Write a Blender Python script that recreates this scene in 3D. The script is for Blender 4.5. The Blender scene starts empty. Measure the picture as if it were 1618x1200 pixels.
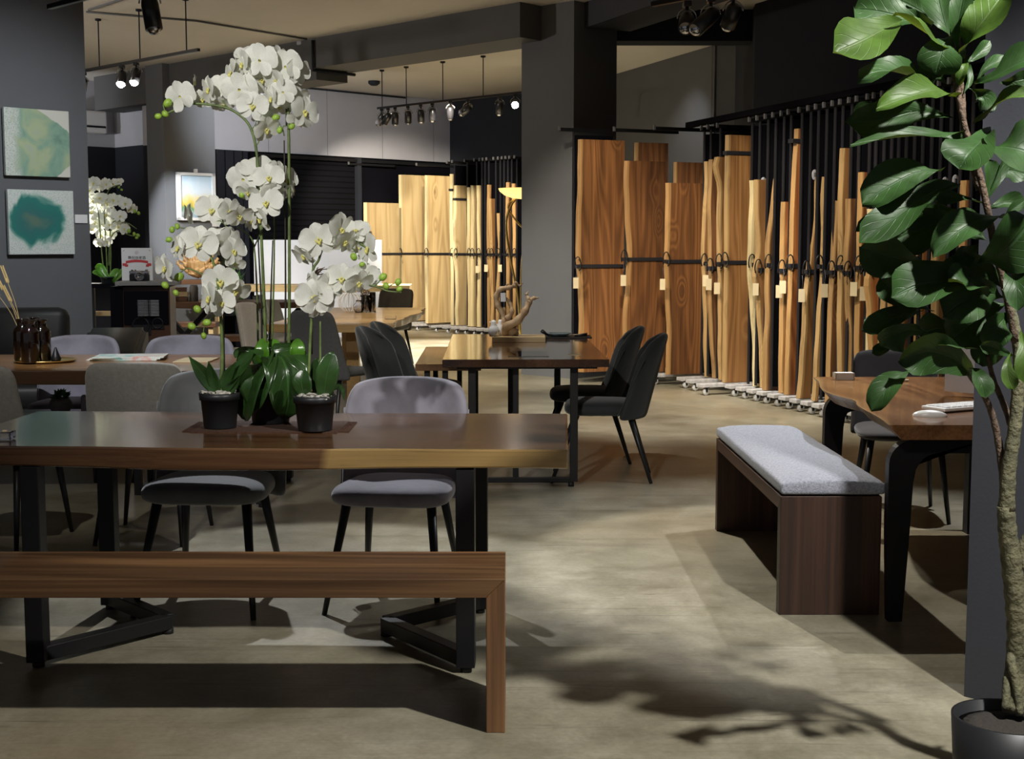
import bpy, bmesh, math, random
from mathutils import Vector, Matrix, Quaternion
from mathutils import noise as mnoise

sc = bpy.context.scene
COL = sc.collection
# ---------------------------------------------------------------- camera, world, exposure
F = 2170.0                       # focal length in px of the 1618 px wide frame
HCAM = 1.41
PITCH = math.atan(212.0 / 2170.0)
cam_d = bpy.data.cameras.new('camera')
cam_d.sensor_width = 36.0
cam_d.lens = F / 1618.0 * 36.0
cam_d.clip_start = 0.05
cam_d.clip_end = 200
cam = bpy.data.objects.new('camera', cam_d)
cam.location = (0, 0, HCAM)
cam.rotation_euler = (math.pi / 2 - PITCH, 0, 0)
COL.objects.link(cam)
sc.camera = cam

w = bpy.data.worlds.new('world')
sc.world = w
w.use_nodes = True
w.node_tree.nodes['Background'].inputs[0].default_value = (0.82, 0.86, 1.0, 1)
w.node_tree.nodes['Background'].inputs[1].default_value = 0.13
sc.view_settings.view_transform = 'Standard'
sc.view_settings.look = 'None'
sc.view_settings.exposure = 0.0
sc.view_settings.gamma = 1.0
sc.view_settings.use_curve_mapping = False
sc.cycles.use_denoising = True
sc.cycles.max_bounces = 7
sc.cycles.diffuse_bounces = 4
sc.cycles.glossy_bounces = 4
sc.cycles.transmission_bounces = 6
sc.cycles.caustics_reflective = False
sc.cycles.caustics_refractive = False
sc.cycles.sample_clamp_indirect = 4.0


def spot(loc, to, watt, deg=50, blend=0.4, col=(1, .93, .82), r=0.03):
    l = bpy.data.lights.new('spot', 'SPOT')
    l.energy = watt
    l.spot_size = math.radians(deg)
    l.spot_blend = blend
    l.color = col
    l.shadow_soft_size = r
    o = bpy.data.objects.new('spot_lamp', l)
    o.location = loc
    o.rotation_euler = (Vector(to) - Vector(loc)).to_track_quat('-Z', 'Y').to_euler()
    COL.objects.link(o)
    return o


NEU = (1.0, .95, .86)
COOL = (.92, .95, 1.0)
WARM = (1.0, .89, .72)
# track spots hung over the aisle, the tables and both slab racks, plus added fills (location, aim, watts, cone)
SPOTS = [
    # near right, from above the plant: floor in front, the bench end, plant leaves
    ((1.75, 2.30, 3.3), (0.85, 3.6, 0), 700, 75, .5, (1, .97, .92), .05),
    # front left, on the orchids, table and bench
    ((-1.5, 1.2, 3.25), (-.92, 4.85, 1.75), 620, 30, .9, (1, .97, .92), .06),
    # aisle spots pointing back to the viewer
    ((0.3, 7.9, 3.35), (1.48, 5.95, 0), 480, 45, .3, NEU, .03),
    ((-1.3, 7.8, 3.35), (-0.85, 5.75, 0), 430, 35, .3, COOL, .03),
    ((-2.5, 5.9, 3.35), (-2.3, 8.5, .8), 300, 40, .7, COOL, .04),
    ((0.1, 2.9, 3.3), (1.85, 5.7, .85), 170, 26, .7, NEU, .03),  # unseen spot added to brighten the monitor and desk
    ((-1.0, 7.4, 3.35), (-1.3, 10.4, .6), 200, 50, .6, NEU, .04),  # added from the front to brighten the charcoal woven chair
    # aisle by the mid table
    ((1.1, 11.3, 3.35), (1.45, 11.5, 0), 520, 66, .6, NEU, .03),
    ((2.5, 7.4, 3.35), (1.5, 6.6, .3), 330, 60, .5, COOL, .03),
    # dark mid table
    ((-.3, 9.2, 3.35), (0.05, 9.4, .8), 170, 40, .7, NEU, .03),
    # right slab rack
    ((0.0, 11.4, 3.35), (1.0, 13.9, 1.2), 430, 56, .6, WARM, .03),
    ((0.9, 10.2, 3.35), (2.0, 13.1, 1.0), 400, 50, .6, WARM, .03),
    ((1.3, 9.0, 3.35), (2.5, 11.8, 1.0), 330, 50, .6, WARM, .03),
    ((1.5, 7.9, 3.35), (2.9, 10.5, 1.0), 230, 50, .6, WARM, .03),
    # pale slab rack, far
    ((-2.2, 19.6, 3.35), (-2.0, 23.6, 1.3), 850, 56, .6, WARM, .03),
    ((-0.9, 18.4, 3.35), (-0.9, 22.6, 1.2), 850, 52, .6, WARM, .03),
    ((0.0, 17.6, 3.35), (0.3, 21.2, 1.2), 260, 46, .6, WARM, .03),
    ((-1.0, 18.6, 3.35), (-0.9, 18.4, 0), 2600, 80, .5, NEU, .03),
    # far left: picture on the second pillar, potted orchid, driftwood
    ((-5.0, 15.6, 3.35), (-4.50, 19.6, 1.65), 1700, 22, .6, COOL, .03),
    ((-4.4, 14.9, 3.30), (-4.05, 12.4, 1.50), 3600, 20, .6, NEU, .03),
    ((-3.9, 14.6, 3.30), (-4.3, 17.9, 1.1), 950, 44, .5, NEU, .03),
    # live edge dining table
    ((-1.5, 11.0, 3.35), (-1.4, 13.0, .7), 330, 55, .6, WARM, .03),
    # wall of canvases
    ((-2.0, 8.3, 3.35), (-4.0, 10.9, 1.7), 330, 60, 1.0, COOL, .03),
    ((-1.7, 11.0, 3.35), (.15, 14.8, .3), 620, 38, 1.0, NEU, .03),  # added to brighten the left face of the central pillar
    # annex wall spot, then added unseen uplights for ceiling and wall panels
    ((1.5, 17.4, 3.8), (2.35, 18.3, 2.6), 60, 60, .9, COOL, .05),
    ((-8.5, 12.5, 2.6), (-7.0, 13.5, 4), 560, 160, 1, (1, .92, .82), .2),
    ((-2.2, 4.0, 3.3), (-2.5, 7.9, .5), 160, 40, .7, NEU, .05),  # added fill for the low bench under the left table
    ((-2.5, 10.5, 2.9), (-2.5, 10.0, 4), 0, 160, 1, (1, .88, .74), .2),
    ((-3.5, 18.5, 3.35), (-3.5, 23.5, 3.5), 260, 110, 1, COOL, .1),
    ((-7.8, 19.2, 2.9), (-6.6, 21.6, 3.6), 130, 80, 1, COOL, .1),
    # white panel
    ((-3.2, 17.3, 3.35), (-2.9, 21.6, 1.0), 300, 46, .6, COOL, .03),
]
for s in SPOTS:
    spot(*s)

# ---------------------------------------------------------------- projection helpers (place things at a real depth)
SP, CP = math.sin(PITCH), math.cos(PITCH)


def ray(px, py):
    a, b = (px - 809.0) / F, (600.0 - py) / F
    return Vector((a, CP + b * SP, -SP + b * CP))


def PY(px, py, Y):
    d = ray(px, py)
    t = Y / d.y
    return Vector((d.x * t, Y, HCAM + d.z * t))


def PZ(px, py, z=0.0):
    d = ray(px, py)
    t = (z - HCAM) / d.z
    return Vector((d.x * t, d.y * t, z))


def PX(px, Y):
    return (px - 809.0) / F * Y


def ZY(py, Y):
    return PY(809, py, Y).z


def onplane(px, py, p, n):
    d = ray(px, py)
    o = Vector((0, 0, HCAM))
    t = (Vector(p) - o).dot(n) / d.dot(n)
    return o + d * t


# ---------------------------------------------------------------- node helpers
def new_mat(name):
    m = bpy.data.materials.new(name)
    m.use_nodes = True
    nt = m.node_tree
    b = nt.nodes['Principled BSDF']
    return m, nt, b


def N(nt, typ, **kw):
    n = nt.nodes.new(typ)
    for k, v in kw.items():
        if k in n.inputs:
            n.inputs[k].default_value = v
        else:
            setattr(n, k, v)
    return n


def L(nt, a, b):
    nt.links.new(a, b)


def ramp(nt, stops):
    r = nt.nodes.new('ShaderNodeValToRGB')
    e = r.color_ramp.elements
    while len(e) < len(stops):
        e.new(0.5)
    for i, (p, c) in enumerate(stops):
        e[i].position = p
        e[i].color = (*c, 1)
    return r


def mixc(nt, fac, a, b, blend='MIX'):
    m = nt.nodes.new('ShaderNodeMix')
    m.data_type = 'RGBA'
    m.blend_type = blend
    for v, i in ((fac, 0), (a, 6), (b, 7)):
        if hasattr(v, 'links'):
            L(nt, v, m.inputs[i])
        elif isinstance(v, (tuple, list)):
            m.inputs[i].default_value = (*v[:3], 1)
        else:
            m.inputs[i].default_value = v
    return m.outputs[2]


def mth(nt, op, a, b=None, c=None):
    m = nt.nodes.new('ShaderNodeMath')
    m.operation = op
    for i, v in enumerate((a, b, c)):
        if v is None:
            continue
        if hasattr(v, 'links'):
            L(nt, v, m.inputs[i])
        else:
            m.inputs[i].default_value = v
    return m.outputs[0]


def plain(name, col, rough=.5, metal=0, spec=.5, bump=0, bscale=60, var=0, vscale=4, sheen=0, coat=0, emit=None, estr=1, alpha=None):
    m, nt, b = new_mat(name)
    b.inputs['Roughness'].default_value = rough
    b.inputs['Metallic'].default_value = metal
    b.inputs['Specular IOR Level'].default_value = spec
    b.inputs['Base Color'].default_value = (*col, 1)
    b.inputs['Coat Weight'].default_value = coat
    if sheen:
        b.inputs['Sheen Weight'].default_value = sheen
        b.inputs['Sheen Roughness'].default_value = .4
    tc = N(nt, 'ShaderNodeTexCoord')
    if var:
        n = N(nt, 'ShaderNodeTexNoise', Scale=vscale, Detail=5.0)
        L(nt, tc.outputs['Object'], n.inputs['Vector'])
        r = ramp(nt, [(.3, tuple(c * (1 - var) for c in col)), (.7, tuple(min(1, c * (1 + var)) for c in col))])
        L(nt, n.outputs['Fac'], r.inputs[0])
        L(nt, r.outputs[0], b.inputs['Base Color'])
    if bump:
        n = N(nt, 'ShaderNodeTexNoise', Scale=bscale, Detail=4.0)
        L(nt, tc.outputs['Object'], n.inputs['Vector'])
        bp = N(nt, 'ShaderNodeBump', Strength=bump, Distance=.01)
        L(nt, n.outputs['Fac'], bp.inputs['Height'])
        L(nt, bp.outputs[0], b.inputs['Normal'])
    if emit:
        b.inputs['Emission Color'].default_value = (*emit, 1)
        b.inputs['Emission Strength'].default_value = estr
    return m


def wood(name, dark, mid, light, axis='X', rough=.35, sap=None, sapw=.05, figure=14, scale=1.0, coat=0.0, planks=0, burn=.0, knots=False, spec=.5):
    """procedural timber: stretched figure + fine grain; sap = colour of the sapwood band by UV distance from a live edge"""
    m, nt, b = new_mat(name)
    tc = N(nt, 'ShaderNodeTexCoord')
    oi = N(nt, 'ShaderNodeObjectInfo')
    add = N(nt, 'ShaderNodeVectorMath', operation='ADD')
    L(nt, tc.outputs['Object'], add.inputs[0])
    mul = N(nt, 'ShaderNodeVectorMath', operation='SCALE')
    cx = N(nt, 'ShaderNodeCombineXYZ', X=1.0, Y=.7, Z=.4)
    L(nt, cx.outputs[0], mul.inputs[0])
    L(nt, mth(nt, 'MULTIPLY', oi.outputs['Random'], 37.0), mul.inputs['Scale'])
    L(nt, mul.outputs[0], add.inputs[1])
    lo, hi = .28 * scale, 3.2 * scale
    sv = {'X': (lo, hi, hi), 'Y': (hi, lo, hi), 'Z': (hi, hi, lo)}[axis]
    mp = N(nt, 'ShaderNodeMapping')
    mp.inputs['Scale'].default_value = sv
    L(nt, add.outputs[0], mp.inputs['Vector'])
    n1 = N(nt, 'ShaderNodeTexNoise', Scale=1.0, Detail=2.0, Roughness=.45, Distortion=.5)
    L(nt, mp.outputs[0], n1.inputs['Vector'])
    n1f = n1.outputs['Fac']
    kn = None
    if knots:
        mpk = N(nt, 'ShaderNodeMapping')
        mpk.inputs['Scale'].default_value = tuple((1.5 if v < 1 else 3.3) for v in sv)
        L(nt, add.outputs[0], mpk.inputs['Vector'])
        vo = N(nt, 'ShaderNodeTexVoronoi', Scale=1.0)
        L(nt, mpk.outputs[0], vo.inputs['Vector'])
        kr = N(nt, 'ShaderNodeMapRange', interpolation_type='SMOOTHSTEP')
        kr.inputs['From Min'].default_value = .30
        kr.inputs['From Max'].default_value = .0
        L(nt, vo.outputs['Distance'], kr.inputs['Value'])
        kn = kr.outputs[0]
        n1f = mth(nt, 'ADD', n1f, mth(nt, 'MULTIPLY', kn, .22))
    sn = mth(nt, 'SINE', mth(nt, 'MULTIPLY', n1f, figure * 5.0))
    sn = mth(nt, 'MULTIPLY_ADD', sn, .5, .5)
    mp2 = N(nt, 'ShaderNodeMapping')
    mp2.inputs['Scale'].default_value = tuple(v * (4.5 if v < 1 else 26) for v in sv)
    L(nt, add.outputs[0], mp2.inputs['Vector'])
    n2 = N(nt, 'ShaderNodeTexNoise', Scale=1.0, Detail=4.0, Roughness=.65)
    L(nt, mp2.outputs[0], n2.inputs['Vector'])
    f = mth(nt, 'ADD', mth(nt, 'MULTIPLY', sn, .27), mth(nt, 'MULTIPLY', n2.outputs['Fac'], .74))
    n3 = N(nt, 'ShaderNodeTexNoise', Scale=.8, Detail=2.0)
    L(nt, mp.outputs[0], n3.inputs['Vector'])
    f = mth(nt, 'ADD', f, mth(nt, 'MULTIPLY', mth(nt, 'SUBTRACT', n3.outputs['Fac'], .5), .7))
    r = ramp(nt, [(.12, dark), (.5, mid), (.92, light)])
    L(nt, f, r.inputs[0])
    out = r.outputs[0]
    if planks:
        sep = N(nt, 'ShaderNodeSeparateXYZ')
        L(nt, tc.outputs['Object'], sep.inputs[0])
        pa = {'X': 'Y', 'Y': 'X', 'Z': 'X'}[axis]
        fl = mth(nt, 'FLOOR', mth(nt, 'MULTIPLY', sep.outputs[pa], planks))
        wn = N(nt, 'ShaderNodeTexWhiteNoise', noise_dimensions='1D')
        L(nt, fl, wn.inputs['W'])
        v = mth(nt, 'MULTIPLY_ADD', wn.outputs['Value'], .7, .6)
        out = mixc(nt, 1.0, out, v, 'MULTIPLY')
    if burn:
        n4 = N(nt, 'ShaderNodeTexNoise', Scale=.75, Detail=3.0, Distortion=.8)
        L(nt, mp.outputs[0], n4.inputs['Vector'])
        rb = ramp(nt, [(.50, (0, 0, 0)), (.70, (1, 1, 1))])
        L(nt, n4.outputs['Fac'], rb.inputs[0])
        out = mixc(nt, mth(nt, 'MULTIPLY', rb.outputs[0], burn), out, tuple(c * .35 for c in dark))
    if kn is not None:
        k2 = N(nt, 'ShaderNodeMapRange')
        k2.inputs['From Min'].default_value = .75
        k2.inputs['From Max'].default_value = 1.0
        L(nt, kn, k2.inputs['Value'])
        out = mixc(nt, mth(nt, 'MULTIPLY', k2.outputs[0], .75), out, tuple(c * .4 for c in dark))
        out = mixc(nt, 1.0, out, mth(nt, 'MULTIPLY_ADD', oi.outputs['Random'], .5, .72), 'MULTIPLY')
    if sap:
        uv = N(nt, 'ShaderNodeUVMap')
        sp = N(nt, 'ShaderNodeSeparateXYZ')
        L(nt, uv.outputs[0], sp.inputs[0])
        wob = mth(nt, 'MULTIPLY', mth(nt, 'SUBTRACT', n1.outputs['Fac'], .5), sapw * 2.6)
        e = mth(nt, 'ADD', sp.outputs['X'], wob)
        rs = ramp(nt, [(0, (1, 1, 1)), (1, (0, 0, 0))])
        mr = N(nt, 'ShaderNodeMapRange')
        mr.inputs['From Min'].default_value = sapw * .7
        mr.inputs['From Max'].default_value = sapw * 1.15
        L(nt, e, mr.inputs['Value'])
        L(nt, mr.outputs[0], rs.inputs[0])
        sc_ = ramp(nt, [(.12, tuple(c * .30 for c in sap)), (.36, tuple(c * .75 for c in sap)), (.8, sap)])
        L(nt, f, sc_.inputs[0])
        out = mixc(nt, rs.outputs[0], out, sc_.outputs[0])
    L(nt, out, b.inputs['Base Color'])
    b.inputs['Roughness'].default_value = rough
    b.inputs['Coat Weight'].default_value = coat
    b.inputs['Coat Roughness'].default_value = .08
    b.inputs['Specular IOR Level'].default_value = spec
    bp = N(nt, 'ShaderNodeBump', Strength=.12, Distance=.004)
    L(nt, n2.outputs['Fac'], bp.inputs['Height'])
    L(nt, bp.outputs[0], b.inputs['Normal'])
    return m


def wall_mat(name, col, rough=.75, groove=None, gstep=.12, gaxis=None, var=.06):
    m, nt, b = new_mat(name)
    tc = N(nt, 'ShaderNodeTexCoord')
    n = N(nt, 'ShaderNodeTexNoise', Scale=1.1, Detail=6.0, Roughness=.6)
    L(nt, tc.outputs['Object'], n.inputs['Vector'])
    r = ramp(nt, [(.3, tuple(c * (1 - var) for c in col)), (.7, tuple(c * (1 + var) for c in col))])
    L(nt, n.outputs['Fac'], r.inputs[0])
    out = r.outputs[0]
    if groove:
        sep = N(nt, 'ShaderNodeSeparateXYZ')
        L(nt, tc.outputs['Object'], sep.inputs[0])
        if gaxis == 'Z':
            q = sep.outputs['Z']
        else:
            q = mth(nt, 'ADD', mth(nt, 'MULTIPLY', sep.outputs['X'], gaxis[0]), mth(nt, 'MULTIPLY', sep.outputs['Y'], gaxis[1]))
        fr = mth(nt, 'FRACT', mth(nt, 'DIVIDE', q, gstep))
        g = mth(nt, 'LESS_THAN', fr, groove)
        out = mixc(nt, g, out, tuple(c * .25 for c in col))
        bp = N(nt, 'ShaderNodeBump', Strength=.6, Distance=.01)
        L(nt, mth(nt, 'SUBTRACT', 1.0, g), bp.inputs['Height'])
        L(nt, bp.outputs[0], b.inputs['Normal'])
    else:
        n2 = N(nt, 'ShaderNodeTexNoise', Scale=90.0, Detail=3.0)
        L(nt, tc.outputs['Object'], n2.inputs['Vector'])
        bp = N(nt, 'ShaderNodeBump', Strength=.12, Distance=.004)
        L(nt, n2.outputs['Fac'], bp.inputs['Height'])
        L(nt, bp.outputs[0], b.inputs['Normal'])
    L(nt, out, b.inputs['Base Color'])
    b.inputs['Roughness'].default_value = rough
    b.inputs['Specular IOR Level'].default_value = .12 if col[0] < .03 else .4
    return m


def floor_mat():
    m, nt, b = new_mat('polished_concrete')
    tc = N(nt, 'ShaderNodeTexCoord')
    co = tc.outputs['Object']
    na = N(nt, 'ShaderNodeTexNoise', Scale=1.1, Detail=9.0, Roughness=.68, Distortion=.25)
    L(nt, co, na.inputs['Vector'])
    ra = ramp(nt, [(.30, (.180, .166, .124)), (.5, (.288, .270, .208)), (.70, (.385, .365, .290))])
    L(nt, na.outputs['Fac'], ra.inputs[0])
    nb = N(nt, 'ShaderNodeTexNoise', Scale=3.6, Detail=10.0, Roughness=.78, Distortion=.3)
    L(nt, co, nb.inputs['Vector'])
    rb = ramp(nt, [(.35, (.72, .70, .62)), (.65, (1.12, 1.1, 1.06))])
    L(nt, nb.outputs['Fac'], rb.inputs[0])
    c = mixc(nt, 1.0, ra.outputs[0], rb.outputs[0], 'MULTIPLY')
    nc = N(nt, 'ShaderNodeTexNoise', Scale=.55, Detail=3.0, Distortion=.5)
    mpc = N(nt, 'ShaderNodeMapping')
    mpc.inputs['Location'].default_value = (4.3, 1.7, 0)
    L(nt, co, mpc.inputs['Vector'])
    L(nt, mpc.outputs[0], nc.inputs['Vector'])
    rc = ramp(nt, [(.52, (0, 0, 0)), (.70, (1, 1, 1))])
    L(nt, nc.outputs['Fac'], rc.inputs[0])
    c = mixc(nt, mth(nt, 'MULTIPLY', rc.outputs[0], .45), c, (.27, .20, .115))
    # fine speckle
    nd = N(nt, 'ShaderNodeTexNoise', Scale=55.0, Detail=3.0)
    L(nt, co, nd.inputs['Vector'])
    rd = ramp(nt, [(.3, (.9, .9, .9)), (.7, (1.08, 1.08, 1.08))])
    L(nt, nd.outputs['Fac'], rd.inputs[0])
    c = mixc(nt, 1.0, c, rd.outputs[0], 'MULTIPLY')
    # trowel scratches running away to the left
    mps = N(nt, 'ShaderNodeMapping')
    mps.inputs['Rotation'].default_value = (0, 0, math.radians(38))
    mps.inputs['Scale'].default_value = (.35, 14, 1)
    L(nt, co, mps.inputs['Vector'])
    ns = N(nt, 'ShaderNodeTexNoise', Scale=1.0, Detail=2.0)
    L(nt, mps.outputs[0], ns.inputs['Vector'])
    rs = ramp(nt, [(.492, (0, 0, 0)), (.5, (1, 1, 1)), (.508, (0, 0, 0))])
    L(nt, ns.outputs['Fac'], rs.inputs[0])
    c = mixc(nt, mth(nt, 'MULTIPLY', rs.outputs[0], .6), c, (.11, .10, .07))
    L(nt, c, b.inputs['Base Color'])
    rr = N(nt, 'ShaderNodeMapRange')
    rr.inputs['To Min'].default_value = .22
    rr.inputs['To Max'].default_value = .48
    L(nt, nb.outputs['Fac'], rr.inputs['Value'])
    L(nt, rr.outputs[0], b.inputs['Roughness'])
    b.inputs['Specular IOR Level'].default_value = .5
    bp = N(nt, 'ShaderNodeBump', Strength=.08, Distance=.01)
    L(nt, nb.outputs['Fac'], bp.inputs['Height'])
    L(nt, bp.outputs[0], b.inputs['Normal'])
    return m


# ---------------------------------------------------------------- mesh helpers
def link_mesh(name, bm, mats, parent=None, smooth=False, ploc=None):
    me = bpy.data.meshes.new(name)
    bm.normal_update()
    bm.to_mesh(me)
    bm.free()
    if smooth:
        for p in me.polygons:
            p.use_smooth = True
    for m in (mats if isinstance(mats, (list, tuple)) else [mats]):
        me.materials.append(m)
    o = bpy.data.objects.new(name, me)
    COL.objects.link(o)
    if parent is not None:
        attach(o, parent)
    return o


def wloc(o):
    """world placement of an unevaluated chain"""
    m = o.matrix_basis.copy()
    while o.parent is not None:
        m = o.parent.matrix_basis @ o.matrix_parent_inverse @ m
        o = o.parent
    return m


def attach(o, parent, keep=True):
    o.parent = parent
    if keep:
        chain = []
        p = parent
        m = Matrix.Identity(4)
        while p is not None:
            m = (p.matrix_parent_inverse @ p.matrix_basis) @ m
            p = p.parent
        o.matrix_parent_inverse = m.inverted()


def tag(o, label=None, cat=None, group=None, kind=None):
    if label:
        o['label'] = label
    if cat:
        o['category'] = cat
    if group:
        o['group'] = group
    if kind:
        o['kind'] = kind
    return o


def thing(name, label, cat, loc=(0, 0, 0), rz=0, group=None):
    o = bpy.data.objects.new(name, None)
    o.empty_display_size = .1
    o.location = loc
    o.rotation_euler = (0, 0, rz)
    COL.objects.link(o)
    return tag(o, label, cat, group)


def dup(o, parent=None):
    c = o.copy()
    COL.objects.link(c)
    if parent is not None:
        c.parent = parent
    for ch in list(o.children):
        dup(ch, c)
    return c


def box(bm, c, s, rz=0, bev=0, mi=0, mat=None):
    r = bmesh.ops.create_cube(bm, size=1.0)
    M = (mat if mat is not None else Matrix.Translation(c) @ Matrix.Rotation(rz, 4, 'Z')) @ Matrix.Diagonal((*s, 1))
    bmesh.ops.transform(bm, matrix=M, verts=r['verts'])
    fs = set(f for v in r['verts'] for f in v.link_faces)
    for f in fs:
        f.material_index = mi
    if bev:
        es = list(set(e for v in r['verts'] for e in v.link_edges))
        bmesh.ops.bevel(bm, geom=es, offset=bev, segments=2, affect='EDGES', profile=.5)


def beam(bm, a, b, w, h, bev=0, up=(0, 0, 1), mi=0):
    """square bar from a to b"""
    a, b = Vector(a), Vector(b)
    d = b - a
    z = d.normalized()
    u = Vector(up)
    if abs(z.dot(u)) > .98:
        u = Vector((1, 0, 0))
    x = u.cross(z).normalized()
    y = z.cross(x)
    M = Matrix((x, y, z)).transposed().to_4x4()
    M.translation = (a + b) / 2
    box(bm, None, (w, h, d.length), bev=bev, mi=mi, mat=M)


def tube(bm, pts, rad, seg=8, mi=0, cap=True, smooth=True):
    """tube along points; rad = number or list"""
    pts = [Vector(p) for p in pts]
    n = len(pts)
    rads = rad if isinstance(rad, (list, tuple)) else [rad] * n
    rings = []
    t0 = (pts[1] - pts[0]).normalized()
    up = Vector((0, 0, 1)) if abs(t0.z) < .9 else Vector((1, 0, 0))
    nrm = up.cross(t0).normalized()
    for i, p in enumerate(pts):
        t = (pts[min(i + 1, n - 1)] - pts[max(i - 1, 0)]).normalized()
        nrm = (nrm - t * nrm.dot(t))
        if nrm.length < 1e-6:
            nrm = t.orthogonal()
        nrm.normalize()
        bn = t.cross(nrm)
        ring = []
        for k in range(seg):
            a = 2 * math.pi * k / seg
            ring.append(bm.verts.new(p + (nrm * math.cos(a) + bn * math.sin(a)) * rads[i]))
        rings.append(ring)
    for i in range(n - 1):
        for k in range(seg):
            f = bm.faces.new((rings[i][k], rings[i][(k + 1) % seg], rings[i + 1][(k + 1) % seg], rings[i + 1][k]))
            f.material_index = mi
            f.smooth = smooth
    if cap:
        f = bm.faces.new(list(reversed(rings[0])))
        f.material_index = mi
        f = bm.faces.new(rings[-1])
        f.material_index = mi


def lathe(bm, prof, c=(0, 0, 0), seg=24, mi=0, axis='Z', smooth=True, M=None):
    rings = []
    c = Vector(c)
    for r, z in prof:
        ring = []
        for k in range(seg):
            a = 2 * math.pi * k / seg
            v = Vector((r * math.cos(a), r * math.sin(a), z))
            if axis == 'Y':
                v = Vector((v.x, v.z, v.y))
            if M is not None:
                v = M @ v
            ring.append(bm.verts.new(c + v))
        rings.append(ring)
    for i in range(len(rings) - 1):
        for k in range(seg):
            f = bm.faces.new((rings[i][k], rings[i][(k + 1) % seg], rings[i + 1][(k + 1) % seg], rings[i + 1][k]))
            f.material_index = mi
            f.smooth = smooth
    if prof[0][0] > 1e-4:
        bm.faces.new(list(reversed(rings[0]))).material_index = mi
    if prof[-1][0] > 1e-4:
        bm.faces.new(rings[-1]).material_index = mi


def smooth_path(pts, n=6):
    """Catmull-Rom resample"""
    P = [Vector(p) for p in pts]
    P = [P[0] * 2 - P[1]] + P + [P[-1] * 2 - P[-2]]
    out = []
    for i in range(1, len(P) - 2):
        for k in range(n):
            t = k / n
            a, b, c, d = P[i - 1:i + 3]
            out.append(.5 * ((2 * b) + (c - a) * t + (2 * a - 5 * b + 4 * c - d) * t * t + (3 * b - a - 3 * c + d) * t ** 3))
    out.append(P[-2])
    return out


def subsurf(o, lv=1):
    m = o.modifiers.new('sub', 'SUBSURF')
    m.levels = lv
    m.render_levels = lv


def prism(bm, poly, z0, z1, mi=0):
    vb = [bm.verts.new((p[0], p[1], z0)) for p in poly]
    vt = [bm.verts.new((p[0], p[1], z1)) for p in poly]
    n = len(poly)
    for i in range(n):
        bm.faces.new((vb[i], vb[(i + 1) % n], vt[(i + 1) % n], vt[i])).material_index = mi
    bm.faces.new(list(reversed(vb))).material_index = mi
    bm.faces.new(vt).material_index = mi
    bmesh.ops.recalc_face_normals(bm, faces=bm.faces)


# ---------------------------------------------------------------- materials
M_floor = floor_mat()
M_ceil = plain('ceiling_paint', (.70, .65, .58), .85, var=.04, vscale=.7)
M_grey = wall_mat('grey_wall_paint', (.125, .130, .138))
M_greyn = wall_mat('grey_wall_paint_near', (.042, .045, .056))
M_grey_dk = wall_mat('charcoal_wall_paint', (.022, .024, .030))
M_beam = wall_mat('beam_paint', (.090, .090, .092))
M_light = wall_mat('light_wall_panel', (.43, .43, .47), groove=.006, gstep=1.15, gaxis=(.707, .707))
M_light2 = wall_mat('light_wall_plaster', (.40, .40, .43))
M_slat = wall_mat('dark_slat_cladding', (.020, .021, .027), groove=.14, gstep=.16, gaxis=(.707, .707))
M_slat2 = wall_mat('dark_slat_cladding_left', (.020, .021, .027), groove=.14, gstep=.16, gaxis=(.707, -.707))
M_shut = wall_mat('roller_shutter', (.0035, .0035, .005), groove=.22, gstep=.09, gaxis='Z')
M_black = plain('black_steel', (.012, .012, .013), .42, metal=.2, spec=.4)
M_rackblk = plain('rack_black_sheet', (.003, .003, .005), .8, spec=.08)
M_rackedge = plain('rack_steel_edge', (.014, .014, .017), .5, spec=.3)
M_galv = plain('galvanised_trolley', (.62, .62, .64), .45, metal=.3, var=.2, vscale=30)
M_wheel = plain('caster_wheel', (.55, .56, .58), .2, spec=.8)
M_white = plain('white_gloss', (.80, .80, .80), .3)
M_card = plain('kraft_card', (.62, .52, .33), .8)
M_band = plain('black_strap', (.014, .014, .018), .55)
M_bulb = plain('lit_bulb', (1, 1, 1), .4, emit=(1, .93, .88), estr=70)
# ---------------------------------------------------------------- room shell
U = Vector((.70711, .70711, 0))      # building axis, far right
V = Vector((-.70711, .70711, 0))     # building axis, far left
ZC = 3.93


def struct(name, bm, m):
    o = link_mesh(name, bm, m)
    o['kind'] = 'structure'
    return o


bm = bmesh.new()
box(bm, (0, 13, -.05), (30, 34, .1))
struct('floor', bm, M_floor)
bm = bmesh.new()
box(bm, (0, 15.5, ZC + .05), (30, 29, .1))
struct('ceiling', bm, M_ceil)


def wallseg(name, a, b, z0, z1, m, th=.12, back=1):
    a, b = Vector((a[0], a[1], 0)), Vector((b[0], b[1], 0))
    d = (b - a).normalized()
    n = Vector((d.y, -d.x, 0)) * back * th
    bm = bmesh.new()
    prism(bm, [a, b, b + n, a + n], z0, z1)
    return struct(name, bm, m)


# main pillar at the head of the right rack
c0 = Vector((PX(905, 14.5), 14.5, 0))
bm = bmesh.new()
prism(bm, [c0, c0 + U * .68, c0 + U * .68 + V * .76, c0 + V * .76], 0, ZC)
struct('wall_pillar_centre', bm, M_grey)
# beam running far left from it
b0 = Vector((PX(819, 14.6), 14.6, 0))
bm = bmesh.new()
prism(bm, [b0 - V * .02, b0 + U * .62, b0 + U * .62 + V * 3.6, b0 + V * 3.55], 3.57, ZC)
struct('ceiling_beam_main', bm, M_beam)
b1 = b0 + V * 3.5
bm = bmesh.new()
prism(bm, [b1 + U * .02, b1 + U * .5, b1 + U * .5 + V * 5.5, b1 + U * .02 + V * 5.5], 3.43, ZC)
struct('ceiling_beam_rear', bm, M_beam)
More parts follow.
